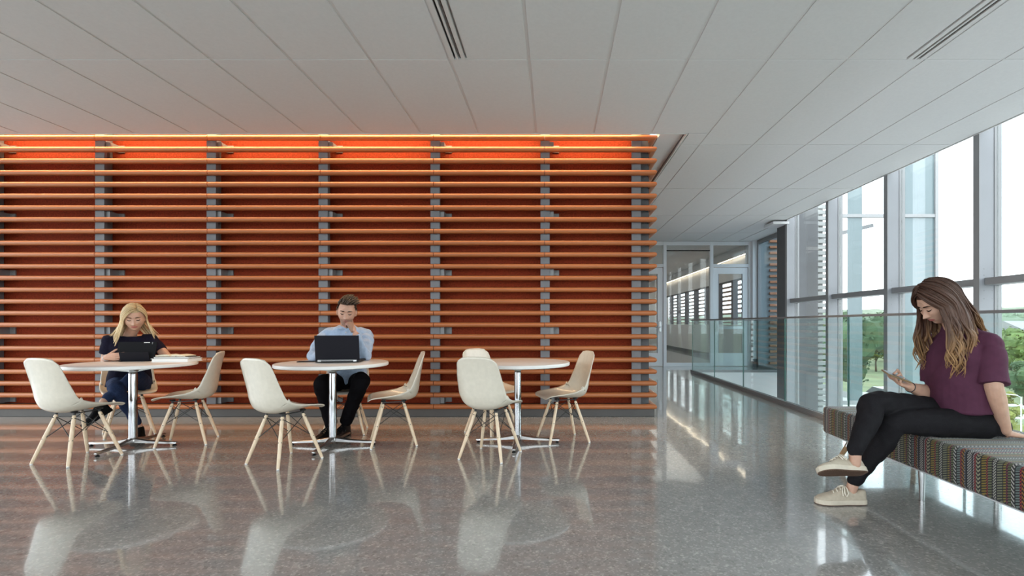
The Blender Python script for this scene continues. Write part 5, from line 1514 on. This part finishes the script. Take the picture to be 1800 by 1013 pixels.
# ================================================================== woman with the phone
def woman_phone():
    base = (2.30, 2.95, 0.0)
    who = thing('person', 'person with long brown hair in a purple tee sitting on the bench', 'person', base)
    f = V((-1.0, -0.03, 0)).normalized(); l = V((-f.y, f.x, 0)); Z = V((0, 0, 1))
    if l.y > 0: l = -l
    pel = V((2.44, 2.95, 0.52))
    def at(a, b, z): return V((pel.x, pel.y, 0)) + f*a + l*b + Z*z
    Sl, Sr = V((2.440, 2.790, 0.975)), V((2.370, 3.105, 0.970))
    El, Er = V((2.405, 2.735, 0.735)), V((2.325, 3.075, 0.655))
    Wl, Wr = V((2.515, 2.785, 0.487)), V((2.115, 2.975, 0.705))
    H = Head((2.248, 2.93, 1.208), math.radians(178), math.radians(33), math.radians(-4), 1.08)
    mb = MB()
    head_add(mb, H.M, ears=False)
    limb(mb, [H.M @ V((-0.030, 0, -0.06)), V((2.345, 2.945, 1.085)), V((2.41, 2.95, 1.01))], [0.050, 0.050, 0.066])
    torso(mb, [(at(0, 0, 0.48), l, f, 0.15, 0.10), (at(0, 0, 0.62), l, f, 0.12, 0.09), (at(0.02, 0, 0.82), l, f, 0.13, 0.10), (at(0.03, 0, 0.97), l, f, 0.15, 0.08), (at(0.05, 0, 1.02), l, f, 0.10, 0.06)])
    limb(mb, [Sl, El, Wl], [0.048, 0.043, 0.027]); limb(mb, [El.lerp(Wl, 0.02), El.lerp(Wl, 0.3), Wl], [0.043, 0.043, 0.026])
    limb(mb, [Sr, Er, Wr], [0.048, 0.043, 0.027]); limb(mb, [Er.lerp(Wr, 0.02), Er.lerp(Wr, 0.3), Wr], [0.042, 0.043, 0.026])
    # left hand flat on the bench behind her, fingers away from her
    hand(mb, Wl + V((0.004, 0, -0.014)), (0.96, 0.06, -0.20), (0.25, 0, -1), (0, 1, 0), ((-4, 6, 6),)*4, 9, ((0.55, 0.80, 0.1), (0.75, 0.6, 0.1)), 0.98)
    # right hand cupping the phone
    hand(mb, Wr, (-0.90, -0.06, 0.36), (0.25, -0.35, 0.90), (0.05, 0.9, 0.35), ((4, 20, 18), (24, 46, 34), (28, 52, 36), (32, 54, 36)), 2, ((0.65, 0.45, 0.65), (0.80, 0.0, 0.45)), 0.98)
    Hl, Hr = at(0.02, 0.085, 0.515), at(0.02, -0.085, 0.525)
    Kl, Kr = V((1.985, 2.895, 0.505)), V((1.885, 2.935, 0.615))
    Al, Ar = V((1.805, 3.0, 0.145)), V((1.668, 2.765, 0.395))
    fl = V((1.775, 3.005, 0.06)); fr_ = V((1.655, 2.755, 0.31))
    for P3 in ((Hl, Hl.lerp(Kl, 0.45), Kl, Kl.lerp(Al, 0.35), Kl.lerp(Al, 0.75), Al, fl), (Hr, Hr.lerp(Kr, 0.45), Kr, Kr.lerp(Ar, 0.35), Kr.lerp(Ar, 0.75), Ar, fr_)): limb(mb, list(P3), [0.055, 0.05, 0.042, 0.038, 0.033, 0.032, 0.030])
    me = remesh(mb, 0.0034, 3)
    idx = paint_head(me, H, 0, 1)
    o = finish(me, 'body', ['skin_light', 'lips'], who, base); set_slots(o, idx)
    face_details(who, base, H, 'brow_dark')
    # boxy tee
    mb = MB()
    u1 = (l + f*0.12).normalized()
    torso(mb, [(at(0.035, 0, 0.575), l, f, 0.190, 0.155), (at(0.04, 0, 0.66), l, f, 0.185, 0.155), (at(0.045, 0, 0.78), l, f, 0.185, 0.150), (at(0.045, 0, 0.89), l, f, 0.180, 0.140), (at(0.038, 0, 0.965), l, f, 0.165, 0.115), (at(0.042, 0, 1.025), l, f, 0.120, 0.085), (at(0.060, 0, 1.068), l, f, 0.078, 0.066)])
    for S, E, k, r1 in ((Sl, El, 0.93, 0.073), (Sr, Er, 0.80, 0.070)):
        mb.ball(S - Z*0.008, 0.060, 14, 10); limb(mb, [at(0.05, 0, 0.995), S - Z*0.008], [0.075, 0.058])
        mb.tube([S - Z*0.02, S.lerp(E, 0.2), S.lerp(E, 0.5), S.lerp(E, k)], [0.052, 0.062, 0.068, r1], 24)
    finish(remesh(mb, 0.0055, 5), 'tee_shirt', ['purple_tee'], who, base, 0.010, 10, (1, 1, 0.8), 11)
    # jeans, right leg crossed over the left
    mb = MB()
    torso(mb, [(at(-0.055, 0, 0.450), l, f, 0.165, 0.125), (at(-0.045, 0, 0.52), l, f, 0.178, 0.135), (at(-0.01, 0, 0.60), l, f, 0.155, 0.115)])
    limb(mb, [Hl + V((0.03, 0, 0)), Hl.lerp(Kl, 0.45), Kl, Kl.lerp(Al, 0.35), Kl.lerp(Al, 0.75), Al.lerp(Kl, -0.01)], [0.094, 0.085, 0.068, 0.062, 0.046, 0.041], 22)
    limb(mb, [Hr + V((0.03, 0, 0)), Hr.lerp(Kr, 0.45), Kr, Kr.lerp(Ar, 0.35), Kr.lerp(Ar, 0.75), Ar.lerp(Kr, -0.04)], [0.094, 0.086, 0.070, 0.066, 0.050, 0.042], 22)
    finish(remesh(mb, 0.006, 4), 'jeans', ['black_jeans'], who, base, 0.006, 18, (1, 1, 1), 7)
    shoe(who, base, V((1.860, 3.00, 0.002)), (-1, 0.03, 0), Z, 0.290)
    shoe(who, base, V((1.715, 2.760, 0.252)), (-1, -0.20, 0.08), (0.06, 0.62, 0.78), 0.288)
    # hair
    rnd = random.Random(13); locks = []
    for i in range(250):
        side = 1 if i % 2 else -1
        a = math.radians(rnd.uniform(58, 180))*side
        tt = (abs(a) - math.radians(58))/math.radians(122)
        d0 = slerp_dir((0.66, 0.02, 0.74), (-0.50, 0.02, 0.85), min(1, max(0, tt + rnd.uniform(-0.08, 0.08))))
        ad = abs(math.degrees(a))
        d1 = V((math.cos(a), math.sin(a), -0.12 if ad > 85 else -0.02))
        front = ad < 95
        Ln = rnd.uniform(0.30, 0.42) if front else (rnd.uniform(0.28, 0.38) if ad < 135 else rnd.uniform(0.18, 0.26))
        drift = V((-0.02, -0.02*(1 if side > 0 else -1), 0)) if front else (V((0.03, -0.05*(1 if side > 0 else -0.6), 0)) if ad < 135 else V((0.14, 0, -0.02)))
        pts, r = hang(H, d0, d1, Ln, out=0.034, wave=0.022, freq=2.6, phase=rnd.uniform(0, 6), k=1.06 + rnd.uniform(0, 0.12), steps=13, drift=drift, curl=0.025)
        locks.append((pts, rnd.uniform(0.0075, 0.0135), 0.42, rnd.random(), rnd.uniform(0, 0.12), rnd.uniform(0.75, 1.0), r))
    cap = scalp_cap(H, lambda d: (d.z > 0.50 if d.x > 0.40 else (d.z > -0.45 if d.x < -0.10 else d.z > 0.10)), 1.03, 0.05)
    locks_obj('hair', locks, 'hair_brown_long', who, base, cap)
    dd = (Wr - Er).normalized(); q = Wr - dd*0.004 - V(base); a = dd.orthogonal().normalized(); b = dd.cross(a)
    MB().tube([q + (a*math.cos(t) + b*math.sin(t))*0.0290 for t in np.linspace(0, 2*PI, 17)], 0.0024, 6).build('hair_tie', 'hair_tie', who, smooth=True)

woman_tablet(); man_laptop(); woman_phone()

# phone in her hand
pc = V((2.018, 2.950, 0.772))
phn = thing('smartphone', 'gold backed phone held in the hand of the person on the bench', 'phone', pc)
xa = V((0.945, 0.05, -0.33)).normalized(); za = V((0.30, -0.30, 0.90)); za = (za - xa*za.dot(xa)).normalized(); ya = za.cross(xa)
RM = Matrix((xa, ya, za)).transposed()
MB().obox((0, 0, 0), (0.152, 0.073, 0.0085), RM).build('case', 'phone_gold', phn, bevel=0.003)
MB().obox(za*0.0046, (0.146, 0.067, 0.0008), RM).build('screen', 'black_plastic', phn)
MB().obox(xa*-0.058 + ya*0.02 - za*0.005, (0.02, 0.012, 0.002), RM).build('camera_lens', 'black_metal', phn)
